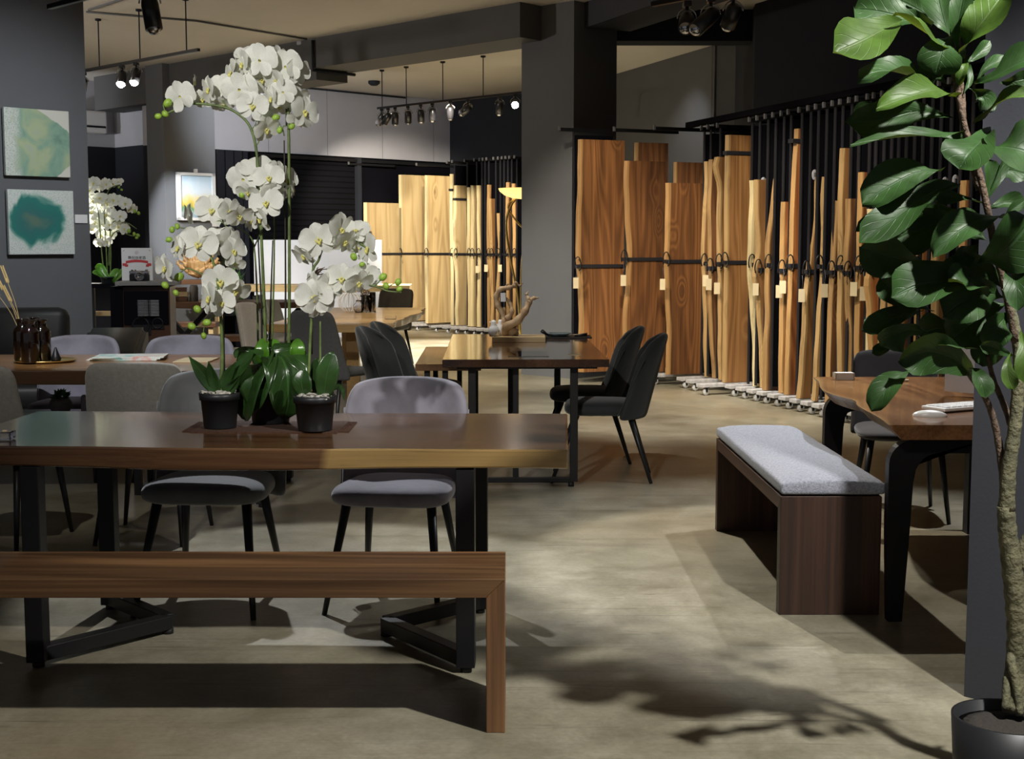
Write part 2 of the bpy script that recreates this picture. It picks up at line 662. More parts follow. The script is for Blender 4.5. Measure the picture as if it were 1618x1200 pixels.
# second pillar (picture hangs on it)
c2 = Vector((-4.86, 19.4, 0))
bm = bmesh.new()
prism(bm, [c2, c2 + U * .83, c2 + U * .83 + V * .45, c2 + V * .45], 0, ZC)
struct('wall_pillar_rear', bm, M_grey)
# pillar with the two canvases, left
c3 = Vector((PX(146, 11.5), 11.5, 0))
bm = bmesh.new()
prism(bm, [c3, c3 + V * .6, c3 + V * .6 - U * 3.2, c3 - U * 3.2], 0, ZC)
struct('wall_pillar_left', bm, M_grey)
# near pillar, right
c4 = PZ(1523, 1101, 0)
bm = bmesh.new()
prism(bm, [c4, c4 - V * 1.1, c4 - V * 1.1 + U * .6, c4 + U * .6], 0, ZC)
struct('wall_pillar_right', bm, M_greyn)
# back wall: light panels above, dark cladding below
wb0, wb1 = (-5.3, 20.2), (-1.09, 24.41)
wallseg('wall_back_upper', wb0, wb1, 2.86, ZC, M_light, back=-1)


def alongwb(px):
    # point of the back wall line seen at px
    r = (px - 809) / F
    # x = wb0x + s, y = wb0y + s
    s = (r * wb0[1] - wb0[0]) / (1 - r)
    return (wb0[0] + s, wb0[1] + s)


wallseg('wall_back_cladding', wb0, alongwb(398), 0, 2.86, M_slat, back=-1)
wallseg('wall_back_shutter', alongwb(398), alongwb(566), 0, 2.86, M_shut, back=-1)
wallseg('wall_back_dark', alongwb(566), wb1, 0, 2.86, M_rackblk, back=-1)
a, b = alongwb(396), alongwb(401)
bm = bmesh.new()
prism(bm, [Vector(a + (0,)) - V * .0, Vector(b + (0,)), Vector(b + (0,)) - V * .08, Vector(a + (0,)) - V * .08], 0, 2.84)
struct('trim_shutter_post_left', bm, M_rackblk)
a, b = alongwb(563), alongwb(569)
bm = bmesh.new()
prism(bm, [Vector(a + (0,)), Vector(b + (0,)), Vector(b + (0,)) - V * .08, Vector(a + (0,)) - V * .08], 0, 2.84)
struct('trim_shutter_post_right', bm, M_grey_dk)
bm = bmesh.new()
p, q = Vector(alongwb(410) + (2.80,)) - V * .05, Vector(alongwb(700) + (2.80,)) - V * .05
beam(bm, p, q, .05, .05)
struct('trim_shutter_rail', bm, M_black)
# left recess
lc = Vector((-6.2, 21.7, 0))
wallseg('wall_left_upper', lc - U * 4.5, lc, 2.93, ZC, M_light2, back=-1)
wallseg('wall_left_cladding', lc - U * 4.5, lc, 0, 2.93, M_slat2, back=-1)
wallseg('wall_left_return_upper', lc, lc - V * 2.2, 2.93, ZC, M_light2, back=-1)
wallseg('wall_left_return_lower', lc, lc - V * 2.2, 0, 2.93, M_grey_dk, back=-1)
# dark wall behind the pale rack
dw0 = Vector((-1.09, 24.41, 0))
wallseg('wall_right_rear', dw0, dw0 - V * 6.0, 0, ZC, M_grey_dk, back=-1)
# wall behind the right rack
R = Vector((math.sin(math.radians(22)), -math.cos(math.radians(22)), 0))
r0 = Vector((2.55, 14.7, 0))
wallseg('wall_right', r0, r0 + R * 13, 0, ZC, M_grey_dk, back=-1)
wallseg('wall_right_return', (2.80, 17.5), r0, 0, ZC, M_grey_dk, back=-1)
wallseg('wall_annex_pilaster', (PX(1119, 17.7), 17.7), (PX(1158, 17.5), 17.5), 0, ZC, M_beam, back=-1)
wallseg('wall_annex', (1.30, 21.3), (2.56, 17.65), 0, ZC, M_beam, back=-1)
# beam from the main pillar towards the viewer, and header of the annex opening
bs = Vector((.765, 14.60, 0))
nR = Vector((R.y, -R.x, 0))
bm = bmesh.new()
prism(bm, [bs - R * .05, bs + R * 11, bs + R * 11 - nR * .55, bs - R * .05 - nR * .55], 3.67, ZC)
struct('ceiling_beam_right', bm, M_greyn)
bm = bmesh.new()
prism(bm, [Vector((1.0, 15.05, 0)), Vector((2.66, 15.05, 0)), Vector((2.66, 15.4, 0)), Vector((1.0, 15.4, 0))], 3.60, ZC)
struct('ceiling_beam_annex', bm, M_grey_dk)
# outer enclosure, out of view, so the room is closed on three sides
wallseg('wall_left_side', (-14.5, 2), (-14.5, 30), 0, ZC, M_grey_dk)
wallseg('wall_far', (-14.5, 30), (14.5, 30), 0, ZC, M_grey_dk)
wallseg('wall_right_side', (14.5, 30), (14.5, 2), 0, ZC, M_grey_dk)

# conduits on ceiling and pillar
bm = bmesh.new()
tube(bm, [PZ(136, 19, ZC - .015), PZ(310, 33, ZC - .015), PZ(485, 62, ZC - .015)], .012, 6)
struct('trim_ceiling_conduit', bm, M_grey)
bm = bmesh.new()
tube(bm, [PZ(140, 16, ZC - .015), PZ(190, 0, ZC - .015), PZ(240, -18, ZC - .015)], .012, 6)
struct('trim_ceiling_conduit_front', bm, M_grey)
bm = bmesh.new()
q = b0 + V * 3.5 - U * .03
tube(bm, [q + Vector((0, 0, ZC - .03)), q + Vector((0, 0, 3.54)), q + U * .65 + Vector((0, 0, 3.54))], .02, 6)
struct('trim_beam_conduit', bm, M_grey_dk)
bm = bmesh.new()
q = Vector(alongwb(400) + (ZC - .03,)) - V * .05
tube(bm, [q, Vector(alongwb(640) + (ZC - .03,)) - V * .05], .015, 6)
struct('trim_ceiling_conduit_rear', bm, M_grey_dk)
bm = bmesh.new()
q = c0 + V * .78 - U * .02
tube(bm, [q + Vector((0, 0, ZC)), q + Vector((0, 0, 3.6)), q + U * .3 + Vector((0, 0, 3.56))], .02, 6)
struct('trim_pillar_conduit', bm, M_grey_dk)

# sensors
for (px, py, l) in ((480, 66, 'small cream detector on the ceiling beside the dark beam'), (591, 128, 'small sprinkler head on the ceiling behind the beam')):
    bm = bmesh.new()
    p = PZ(px, py, ZC)
    lathe(bm, [(.09, 0), (.09, -.04), (.05, -.07), (0, -.07)], p, 14)
    tag(link_mesh('ceiling_detector', bm, M_light2 if px == 480 else M_grey_dk), l, 'detector')

# air conditioner on the left recess wall
pw = lc - U * 1.45 - V * .12
t = thing('air_conditioner', 'white wall air conditioner half hidden behind the pillar with the canvases', 'air conditioner', pw + Vector((0, 0, 3.2)))
p = onplane(158, 178, lc - V * .01, -V)
p2 = onplane(138, 212, lc - V * .01, -V)
bm = bmesh.new()
Mx = Matrix((U, V, Vector((0, 0, 1)))).transposed().to_4x4()
Mx.translation = p - U * .45 - V * .11 + Vector((0, 0, -(p.z - p2.z) / 2))
box(bm, None, (.9, .22, p.z - p2.z), bev=.03, mat=Mx)
link_mesh('casing', bm, M_white, t)
bm = bmesh.new()
Mx2 = Mx.copy()
Mx2.translation = Mx.translation - V * .112 - Vector((0, 0, .07))
box(bm, None, (.84, .012, .03), mat=Mx2)
link_mesh('air_outlet', bm, M_grey_dk, t)

# ---------------------------------------------------------------- slab racks
TIM = {
    'red': ((.055, .020, .008), (.180, .074, .024), (.34, .150, .050), (.46, .26, .10)),
    'brown': ((.050, .020, .009), (.165, .070, .027), (.30, .140, .055), (.42, .25, .10)),
    'tan': ((.090, .040, .014), (.235, .110, .038), (.38, .20, .075), (.47, .30, .125)),
    'orange': ((.10, .032, .010), (.27, .092, .027), (.42, .175, .055), (.50, .29, .11)),
    'pale': ((.34, .22, .095), (.56, .40, .19), (.72, .56, .30), (.76, .62, .34)),
}
M_sl = {k: wood('slab_' + k, v[0], v[1], v[2], 'Z', .5, sap=v[3], sapw=.028, figure=15 if k != 'pale' else 7, knots=True, burn={'red': .8, 'brown': .8, 'orange': .6, 'tan': .5, 'pale': .12}[k]) for k, v in TIM.items()}


def slab_mesh(W, Hh, th, seed, wav=.03, lean=0.0, burl=None, rightlive=True):
    """upright live edge board in local x (width) / z (height); y thickness; uv.x = distance from live edge"""
    rnd = random.Random(seed)
    ph = [rnd.uniform(0, 9) for _ in range(6)]
    nz, nx = 26, 6
    bm = bmesh.new()
    uvl = bm.loops.layers.uv.new('UVMap')

    def le(z):
        t = z / Hh
        e = wav * (math.sin(2.2 * z + ph[0]) + .45 * math.sin(5.3 * z + ph[1]) + .16 * math.sin(14 * z + ph[2]))
        if burl:
            e -= burl[1] * math.exp(-((z - burl[0]) / .14) ** 2)
        return e + lean * (t - .5)

    def re(z):
        return W + (wav * .8 * (math.sin(2.6 * z + ph[3]) + .4 * math.sin(6.1 * z + ph[4])) if rightlive else 0) + lean * (z / Hh - .5)
    fr, bk = [], []
    for i in range(nz + 1):
        z = Hh * i / nz
        a, b_ = le(z), re(z)
        rf, rb = [], []
        for k in range(nx + 1):
            u = k / nx
            x = a + (b_ - a) * u
            rf.append((bm.verts.new((x + (.012 if k == 0 else 0), 0, z)), min(x - a, (b_ - x) if rightlive else 9)))
            rb.append((bm.verts.new((x, th, z)), min(x - a, (b_ - x) if rightlive else 9)))
        fr.append(rf)
        bk.append(rb)

    def quad(q):
        f = bm.faces.new([v for v, _ in q])
        for lp, (v, u) in zip(f.loops, q):
            lp[uvl].uv = (u, v.co.z)
    for i in range(nz):
        for k in range(nx):
            quad((fr[i][k], fr[i][k + 1], fr[i + 1][k + 1], fr[i + 1][k]))
            quad((bk[i][k + 1], bk[i][k], bk[i + 1][k], bk[i + 1][k + 1]))
        quad((bk[i][0], fr[i][0], fr[i + 1][0], bk[i + 1][0]))
        quad((fr[i][nx], bk[i][nx], bk[i + 1][nx], fr[i + 1][nx]))
    for row_f, row_b, s in ((fr[0], bk[0], 1), (fr[-1], bk[-1], -1)):
        for k in range(nx):
            q = (row_b[k], row_b[k + 1], row_f[k + 1], row_f[k])
            quad(q if s > 0 else tuple(reversed(q)))
    return bm


ZRAIL = 2.54
M_steel = plain('dull_steel', (.22, .22, .23), .4, metal=.5)


def strap_band(bm, W, z, th):
    box(bm, (W / 2 + .0, -.008, z), (W + .03, .01, .035))
    box(bm, (-.012, th / 2, z), (.012, th + .03, .035))


def ring_hook(bm, x, z, r=.075):
    pts = []
    for k in range(15):
        a = math.radians(-40 + 285 * k / 14)
        pts.append((x - .03 - r * .45 * math.cos(a), -.02 - .01 * k / 14, z - .01 + r * math.sin(a)))
    tube(bm, pts, .006, 5)


def place_slab(px, pxr, ytop, Y, tone, label, ang, seed, group, th=.05, wav=.02, lean=0, burl=None, strapz=1.25, strap2=None, zb=.12, W=None, hook=True, rl=False):
    D = Vector((math.sin(ang), math.cos(ang), 0))
    p = Vector((PX(px, Y), Y, 0))
    if W is None:
        r = (pxr - 809) / F
        W = (r * p.y - p.x) / (D.x - r * D.y)
    ztop = ZY(ytop, Y)
    t = thing('wood_slab', label, 'wood slab', (p.x, p.y, zb), math.pi / 2 - ang, group)
    me = slab_mesh(W, ztop - zb, th, seed, wav, lean, burl, rl)
    o = link_mesh('board', me, M_sl[tone])
    o.parent = t
    bm = bmesh.new()
    for z in [strapz] + ([strap2] if strap2 else []):
        strap_band(bm, W, z - zb, th)
    o = link_mesh('strap', bm, M_band)
    o.parent = t
    if hook:
        bm = bmesh.new()
        ring_hook(bm, -.0, strapz - zb + .03)
        o = link_mesh('ring_hook', bm, M_black)
        o.parent = t
    return t, W, D, p


def frame_unit(px, Y, ang, label, group, W=.85, badge=None, rail_out=.12, shift=.02, sheet=True, zr=ZRAIL):
    """one pull out hanger: top rail, front post, black sheet"""
    D = Vector((math.sin(ang), math.cos(ang), 0))
    p = Vector((PX(px, Y), Y, 0))
    t = thing('hanging_frame', label, 'rack frame', (p.x, p.y, 0), math.pi / 2 - ang, group)
    bm = bmesh.new()
    box(bm, (W / 2 - rail_out / 2, shift + .01, zr), (W + rail_out, .035, .035))
    o = link_mesh('top_rail', bm, M_black)
    o.parent = t
    if sheet:
        bm = bmesh.new()
        box(bm, (.012, shift + .01, (zr + .12) / 2), (.010, .03, zr - .14))
        o = link_mesh('front_post', bm, M_rackedge)
        o.parent = t
    if sheet:
        bm = bmesh.new()
        box(bm, (.02 + W / 2, shift + .012, (zr + .1) / 2), (W - .02, .012, zr - .2))
        o = link_mesh('black_sheet', bm, M_rackblk)
        o.parent = t
    bm = bmesh.new()
    box(bm, (-rail_out + .0, shift, zr + .01), (.02, .022, .045))
    o = link_mesh('rail_end_cap', bm, M_steel)
    o.parent = t
    if badge:
        bm = bmesh.new()
        lathe(bm, [(.03, 0), (.03, .004), (.024, .006), (0, .006)], (0, 0, 0), 16, M=Matrix.Scale(1.5, 4, (0, 0, 1)) @ Matrix.Rotation(math.pi / 2, 4, 'X'))
        for z in (-.014, -.005, .005, .014):
            box(bm, (0, -.008, z), (.022, .002, .004), mi=1)
        o = link_mesh('badge', bm, [M_light, M_rackblk])
        o.parent = t
        o.location = (.05, shift - .0, badge)
    return t


def trolley(px, Y, ang, label, group, W=.8, off=.06):
    D = Vector((math.sin(ang), math.cos(ang), 0))
    p = Vector((PX(px, Y), Y, 0)) - D * off
    t = thing('slab_trolley', label, 'trolley', (p.x, p.y, 0), math.pi / 2 - ang, group)
    bm = bmesh.new()
    box(bm, (W / 2, .03, .092), (W, .11, .035), bev=.004)
    o = link_mesh('platform', bm, M_galv)
    o.parent = t
    for x in (.06, W - .08):
        bm = bmesh.new()
        lathe(bm, [(.0, -.014), (.028, -.014), (.034, -.008), (.034, .008), (.028, .014), (0, .014)], (x, .0, .035), 14, axis='Y')
        o = link_mesh('caster', bm, M_wheel)
        o.parent = t
        bm = bmesh.new()
        box(bm, (x, -.02, .055), (.02, .006, .045))
        box(bm, (x, .02, .055), (.02, .006, .045))
        box(bm, (x, 0, .074), (.05, .06, .008))
        f = link_mesh('fork', bm, M_black)
        f.parent = o
    return t


def price_tag(px, py, Y, label, group, s=1.0, rz=0, m=None):
    p = PY(px, py, Y)
    t = thing('price_tag', label, 'price tag', p, rz, group)
    bm = bmesh.new()
    box(bm, (0, 0, -.06 * s), (.055 * s, .003, .11 * s))
    o = link_mesh('card', bm, m or M_card)
    o.parent = t
    bm = bmesh.new()
    tube(bm, [(0, 0, -.01), (.006, .002, .05 * s), (0, .004, .11 * s)], .0022, 4)
    o = link_mesh('string', bm, M_light)
    o.parent = t
    return t


A1 = math.radians(67)


def rackY(px):
    pts = [(900, 14.0), (915, 14.0), (988, 13.92), (1054, 13.75), (1112, 13.5), (1137, 13.2), (1145, 12.95), (1187, 12.6)]
    if px >= 1189:
        return 5.97 / ((px - 809) / F + .3)
    for (a, ya), (b_, yb) in zip(pts, pts[1:]):
        if px <= b_:
            return ya + (yb - ya) * max(0, px - a) / (b_ - a)
    return 12.6


GR = 'timber slabs hanging in the right rack'
# px left, px right, y top, tone, wave, lean, label
RS = [
    (915, 985, 220, 'red', .018, 0, 'tallest wide reddish slab beside the central grey pillar, pale left edge'),
    (988, 1052, 254, 'red', .022, 0, 'wide red-brown slab with knots, second from the central pillar'),
    (1054, 1110, 289, 'red', .016, 0, 'wide walnut slab with flame grain and pale left edge, third from the pillar'),
    (1114, 1124, 255, 'tan', .02, -.05, 'slim pale edged slab just right of the flame grained slab'),
    (1123, 1138, 252, 'brown', .018, -.06, 'slim brown slab with rounded pale burl at its upper right'),
    (1137, 1145, 248, 'tan', .014, -.02, 'narrow wavy slab tight against the wide double strapped board'),
    (1146, 1187, 213, 'tan', .004, 0, 'wide straight tan board held by two black straps'),
    (1189, 1200, 285, 'pale', .022, -.07, 'slim yellow edged slab right of the double strapped board'),
    (1199, 1213, 284, 'tan', .022, -.04, 'crooked tan slab with dark bark inclusions'),
    (1215, 1238, 281, 'brown', .026, .06, 'brown slab flaring wide at its top end'),
    (1236, 1248, 319, 'orange', .008, 0, 'short straight orange slab in front of the tall red one'),
    (1249, 1265, 203, 'orange', .006, .06, 'tallest slim red-orange slab reaching near the top rail'),
    (1275, 1290, 278, 'tan', .02, .08, 'tan slab with broad top tapering down beside the black gap'),
    (1295, 1304, 279, 'tan', .02, .10, 'very thin bending slab with streaky sapwood'),
    (1314, 1329, 317, 'brown', .006, .05, 'brown slab with a dark knot below its square top'),
    (1328, 1341, 234, 'tan', .012, -.02, 'tall slim tan slab rising above its neighbours, near the plant'),
    (1340, 1355, 314, 'brown', .026, 0, 'bulging brown slab tucked against the tall slim tan slab'),
    (1357, 1373, 272, 'orange', .010, 0, 'straight orange slab with a bright left edge next to the plant leaves'),
    (1373, 1380, 330, 'pale', .014, 0, 'thin yellow slab just left of the bulging orange slab'),
    (1380, 1394, 345, 'orange', .03, 0, 'orange slab with a swollen waist partly behind leaves'),
    (1396, 1406, 350, 'tan', .02, -.05, 'pale streaked slab glimpsed between the dark leaves'),
    (1407, 1416, 352, 'orange', .012, 0, 'thin orange slab glimpsed beside the dark hanging leaf'),
    (1425, 1441, 340, 'brown', .02, 0, 'brown slab mostly covered by the plant, left of the orange glimpse'),
    (1449, 1470, 330, 'orange', .02, 0, 'orange slab seen through the gap low in the leaves'),
    (1480, 1497, 335, 'tan', .02, 0, 'tan slab behind the plant above the desk chair'),
    (1520, 1533, 285, 'orange', .01, 0, 'orange slab seen high beside the plant stem'),
]
for i, (a, b_, yt, tone, wv, ln, lb) in enumerate(RS):
    Y = rackY(a)
    place_slab(a, b_, yt, Y, tone, lb, A1, 100 + i, GR, wav=wv, lean=ln, th=.045,
               burl=(2.05, .07) if i == 5 else ((1.0, .05) if i in (8, 19) else None),
               strap2=2.27 if i == 6 else (2.3 if i == 11 else None), hook=True, zb=.115,
               strapz={0: 1.20, 1: 1.27, 2: 1.25, 6: 1.25}.get(i, 1.19 + .045 * (i % 2)))
# two slabs deeper in the rack, seen above the front ones
place_slab(1003, 1053, 225, 14.35, 'brown', 'dark slab standing behind the knotty red-brown slab', A1, 200, GR, wav=.005, th=.04, hook=False)
place_slab(1065, 1112, 256, 14.15, 'brown', 'dark slab standing behind the flame grained slab', A1, 201, GR, wav=.005, th=.04, hook=False)

GF = 'black hanging frames of the right rack'
fr = [(905, 14.12, .45), (990, 14.2, .6), (1053, 14.0, .6)]
for i, (px, Y, W) in enumerate(fr):
    frame_unit(px, Y, A1, ['leftmost black hanging frame beside the pillar', 'black hanging frame above the knotty slab', 'black hanging frame above the flame grained slab'][i], GF, W=W, rail_out=.15, sheet=(i == 0), zr=2.58)
for k, px in enumerate([1112, 1122, 1137, 1187, 1199, 1212, 1224, 1237, 1248, 1265, 1279, 1291, 1304, 1317, 1329, 1343, 1355, 1372, 1382, 1395, 1407, 1418, 1430, 1443, 1456, 1470, 1484, 1500, 1516, 1534]):
    Y = rackY(px) + .0
    bd = {1199: 1.98, 1279: 2.0, 1372: 1.83, 1484: 1.85, 1500: 1.86}.get(px)
    D = Vector((math.sin(A1), math.cos(A1), 0))
    frame_unit(px, Y + .02, A1, 'black hanging frame with thin steel edge in the right rack', GF, badge=bd, shift=.04, rail_out=.03)
GTR = 'grey trolleys under the right rack'
for k, px in enumerate([1036, 1085, 1100, 1117, 1163, 1180, 1198, 1214, 1232, 1250, 1268, 1286, 1304, 1322, 1340, 1358, 1378, 1398, 1420, 1442, 1466, 1490, 1514]):
    Y = {1036: 13.95, 1085: 13.6, 1100: 13.35, 1117: 12.95, 1163: 12.85, 1180: 12.65}.get(px, rackY(px) - .0)
    trolley(px, Y - .06, A1, 'grey trolley on clear casters under the right rack', GTR)
# cross bar of the rack
bm = bmesh.new()
beam(bm, (PX(1085, 13.9), 13.9, ZRAIL + .065), (3.30, 9.0, ZRAIL + .065), .08, .05)
tag(link_mesh('rack_header', bm, M_rackblk), 'long black header bar above the right slab rack', 'rack rail')
# tags
GT = 'price tags on the right rack'
for px, py, lb in [(910, 438, 'tan price tag hanging left of the tallest wide slab'), (985, 434, 'pale price tag between the first two wide slabs'),
                   (1047, 440, 'tan price tag at the right edge of the knotty slab'), (1115, 434, 'thin price tag at the slim slabs right of the flame grained slab'),
                   (1120, 440, 'price tag turned edge on at the slim brown slab'), (1133, 446, 'brown price tag below the slab burl'),
                   (1194, 447, 'price tag on the slim yellow edged slab'), (1231, 450, 'price tag on the flaring brown slab'),
                   (1237, 443, 'price tag on the short straight orange slab'), (1267, 456, 'large price tag with writing hanging in the black gap'),
                   (1303, 448, 'price tag beside the thin bending slab'), (1364, 452, 'price tag on the straight orange slab by the plant'),
                   (1349, 445, 'price tag edge on beside the bulging brown slab')]:
    price_tag(px, py, rackY(px) - .1, lb, GT, s=1.0 if px < 1180 else 1.0, rz=random.Random(px).uniform(-.5, .5))

# pale rack at the back
A2 = math.radians(47)


def paleY(px):
    r = (px - 809) / F
    # line from (-1.85,23.3) to (.15,21.0)
    t = (r * 23.3 + 1.85) / (2.0 + r * 2.3)
    return 23.3 - 2.3 * t


GP = 'timber slabs hanging in the pale rack'
PS = [
    (579, 632, 320, 'pale', 'shorter pale board at the left end of the far rack', .0),
    (634, 675, 276, 'pale', 'tall pale yellow slab, left of the two widest at the far rack', .006),
    (675, 715, 277, 'pale', 'tall pale yellow slab, right of the two widest at the far rack', .006),
    (715, 722, 275, 'pale', 'narrow pale strip behind the two widest far slabs', .006),
    (721, 741, 293, 'pale', 'wavy edged pale slab with two black straps', .03),
    (742, 746, 296, 'pale', 'very narrow pale strip beside the wavy edged far slab', .01),
    (747, 757, 293, 'pale', 'slim pale slab right of the wavy edged far slab', .01),
    (757, 765, 293, 'pale', 'slim pale slab before the dark gap of the far rack', .01),
    (773, 777, 292, 'brown', 'thin dark brown strip in the far rack', .005),
    (777, 787, 314, 'tan', 'slim tan slab narrowing at its top in the far rack', .02),
    (788, 794, 337, 'tan', 'short tan strip beside the narrowing far slab', .02),
    (803, 811, 288, 'brown', 'dark brown slab behind the glass floor lamp', .01),
    (813, 828, 290, 'orange', 'orange slab beside the pillar behind the floor lamp', .01),
]
for i, (a, b_, yt, tone, lb, wv) in enumerate(PS):
    Y = paleY(a) if a > 600 else 22.65
    place_slab(a, b_, yt, Y, tone, lb, A2, 300 + i, GP, wav=wv, strapz=1.27, strap2=2.15 if i == 4 else (2.3 if i == 3 else None), hook=i > 0, zb=.12)
GQ = 'black hanging frames of the far pale rack'
for k, px in enumerate([562, 628, 668, 716]):
    D = Vector((math.sin(A2), math.cos(A2), 0))
    frame_unit(px, (paleY(px) if px > 600 else 22.6) + .1, A2, 'black rail reaching out over the pale slabs', GQ, W=.9, sheet=False, rail_out=.05, zr=2.74, shift=.08)
for k, px in enumerate([722, 742, 757, 765, 770, 776, 787, 794, 800, 806, 812, 820]):
    frame_unit(px, paleY(px) + .03, A2, 'black hanging frame with thin steel edge in the far rack', GQ, W=.8, shift=.05, rail_out=.05, zr=2.74)
GTQ = 'grey trolleys under the far pale rack'
for k, px in enumerate([632, 660, 690, 708, 722, 736, 750, 762, 774, 788, 800, 812]):
    trolley(px, paleY(px) - .25, A2, 'grey trolley on casters under the far pale slabs', GTQ, W=.8)
for px, py, lb in [(754, 420, 'pale price tag hanging on the slim pale slabs'), (768, 418, 'price tag hanging in the dark gap of the far rack'), (790, 418, 'price tag on the short tan far strip')]:
    price_tag(px, py, paleY(px) - .15, lb, 'price tags on the far rack', s=1.0)

# ---------------------------------------------------------------- ceiling tracks and lamps
M_lampblk = plain('lamp_black', (.012, .012, .014), .3, spec=.6)
M_chrome = plain('chrome', (.6, .6, .62), .15, metal=1)


def lamp_head(loc, aim, label, group, lit=False, s=1.0, r=.045, Lh=.15):
    t = thing('track_lamp', label, 'spotlight', loc, 0, group)
    q = (Vector(aim) - Vector(loc)).normalized().to_track_quat('-Z', 'Y').to_matrix().to_4x4()
    bm = bmesh.new()
    box(bm, (0, 0, -.02), (.05, .09, .035), bev=.004)
    tube(bm, [(0, 0, -.035), (0, 0, -.06)], .012, 8)
    o = link_mesh('adapter', bm, M_lampblk)
    o.parent = t
    bm = bmesh.new()
    pts = [(-r * 1.25 * math.cos(a), 0, -.06 - .05 + r * 1.25 * math.sin(a) - .0) for a in [math.pi * k / 10 for k in range(11)]]
    tube(bm, pts, .005, 5)
    o = link_mesh('yoke', bm, M_chrome)
    o.parent = t
    bm = bmesh.new()
    Mt = Matrix.Translation((0, 0, -.12)) @ q
    lathe(bm, [(0, .05 * s), (r * .7, .05 * s), (r * .92, .03 * s), (r, 0), (r, -Lh + .05), (r * .9, -Lh + .05), (r * .8, -Lh + .075)], (0, 0, 0), 18, M=Mt)
    o = link_mesh('can', bm, M_lampblk)
    o.parent = t
    bm = bmesh.new()
    lathe(bm, [(0, -Lh + .018), (r * .55, -Lh + .026), (r * .88, -Lh + .05), (r * .90, -Lh + .062)], (0, 0, 0), 18, M=Mt)
    o = link_mesh('bulb', bm, M_bulb if lit else M_chrome)
    o.parent = t
    return t


def track(a, b_, rods, label, name='lighting_track'):
    t = thing(name, label, 'lighting track', a)
    bm = bmesh.new()
    beam(bm, a, b_, .035, .03)
    link_mesh('bar', bm, M_lampblk, t)
    for r_ in rods:
        bm = bmesh.new()
        p = Vector(a) + (Vector(b_) - Vector(a)) * r_
        tube(bm, [p, (p.x, p.y, ZC)], .007, 6)
        lathe(bm, [(.035, 0), (.035, -.02), (0, -.03)], (p.x, p.y, ZC), 10)
        link_mesh('rod', bm, M_grey_dk, t)
    return t


ZT = 3.39


def onV(px, Pbase, z=ZT):
    """point on the line Pbase + s*V seen at px"""
    r = (px - 809) / F
    s = (r * Pbase.y - Pbase.x) / (V.x - r * V.y)
    q = Pbase + V * s
    return Vector((q.x, q.y, z))


T1 = PZ(323, 77, ZT)
T1.z = 0
track(onV(323, T1), onV(80, T1), [.067, .34, .60], 'black lighting track hanging left of the white orchids')
GL = 'spotlights on the left ceiling track'
for px, aim, lit, lb in [(143, (-6.5, 19, 0), True, 'small tilted spotlight at the pillar edge on the left track'),
                         (203, (-4.2, 13.0, 0), True, 'brightly lit spotlight, larger one on the left track'),
                         (225, (-4.4, 13.2, 0), True, 'brightly lit spotlight nearest the orchids on the left track')]:
    lamp_head(onV(px, T1) - Vector((0, 0, .01)), aim, lb, GL, lit, r=.052 if px > 150 else .045, Lh=.17)
T2 = PZ(600, 171, ZT)
T2.z = 0
track(onV(600, T2), onV(860, T2), [.03, .19, .42, .66, .90], 'long black lighting track behind the beam')
GL2 = 'spotlights on the track behind the beam'
names2 = ['leftmost tilted spotlight on the track behind the beam', 'second tilted spotlight on the track behind the beam',
          'third spotlight from the left behind the beam', 'fourth spotlight from the left behind the beam', 'fifth spotlight from the left behind the beam',
          'sixth spotlight from the left behind the beam', 'dark spotlight against the wall corner behind the beam',
          'spotlight tilted left before the dark wall', 'unlit spotlight next to the lit one by the pillar', 'lit white spotlight next to the central pillar']
for (px, aim, lit), lb in zip([(606, (-3.2, 21, 1), False), (616, (-3.2, 21, 1), False), (627, (-2.0, 22, -3), False), (647, (-1.6, 22, -3), False), (667, (-1.2, 21, -3), False),
                               (685, (-1.2, 20, -3), False), (713, (-.9, 21, -2), False), (740, (-3.0, 19.5, 1.5), False), (790, (-.4, 20, -2), False), (814, (-.1, 11, 1.2), True)], names2):
    lamp_head(onV(px, T2) - Vector((0, 0, .01)), aim, lb, GL2, lit, r=.05, Lh=.17)
# near track, top right
pt = PY(1100, -6, 9.0)
track(pt + Vector((-.25, .3, 0)), pt + Vector((.55, -.66, 0)), [.2], 'black lighting track at the top of the view, right of centre')
GL3 = 'spotlights on the near right track'
lamp_head(pt + Vector((-.05, .06, -.022)), (.4, 6.0, 0.5), 'chrome rimmed spotlight, left of the three near ones', GL3, False, r=.05)
lamp_head(pt + Vector((.08, -.1, -.022)), (-1.5, 7.5, 0.5), 'black tilted spotlight, middle of the three near ones', GL3, False, r=.05, Lh=.2)
lamp_head(pt + Vector((.2, -.24, -.022)), (.4, 11.0, 0), 'black spotlight, right of the three near ones', GL3, False, r=.05)
# near track, top left
pt = PY(236, -30, 8.4)
track(pt + Vector((-.9, .9, 0)), pt + Vector((.6, -.6, 0)), [.3], 'black lighting track above the left pillar, out of sight but for its lamp')
lamp_head(pt + Vector((0, 0, -.022)), (-1.6, 7.9, 0), 'large black spotlight at the top left edge of the view', None, False, r=.052, Lh=.2)
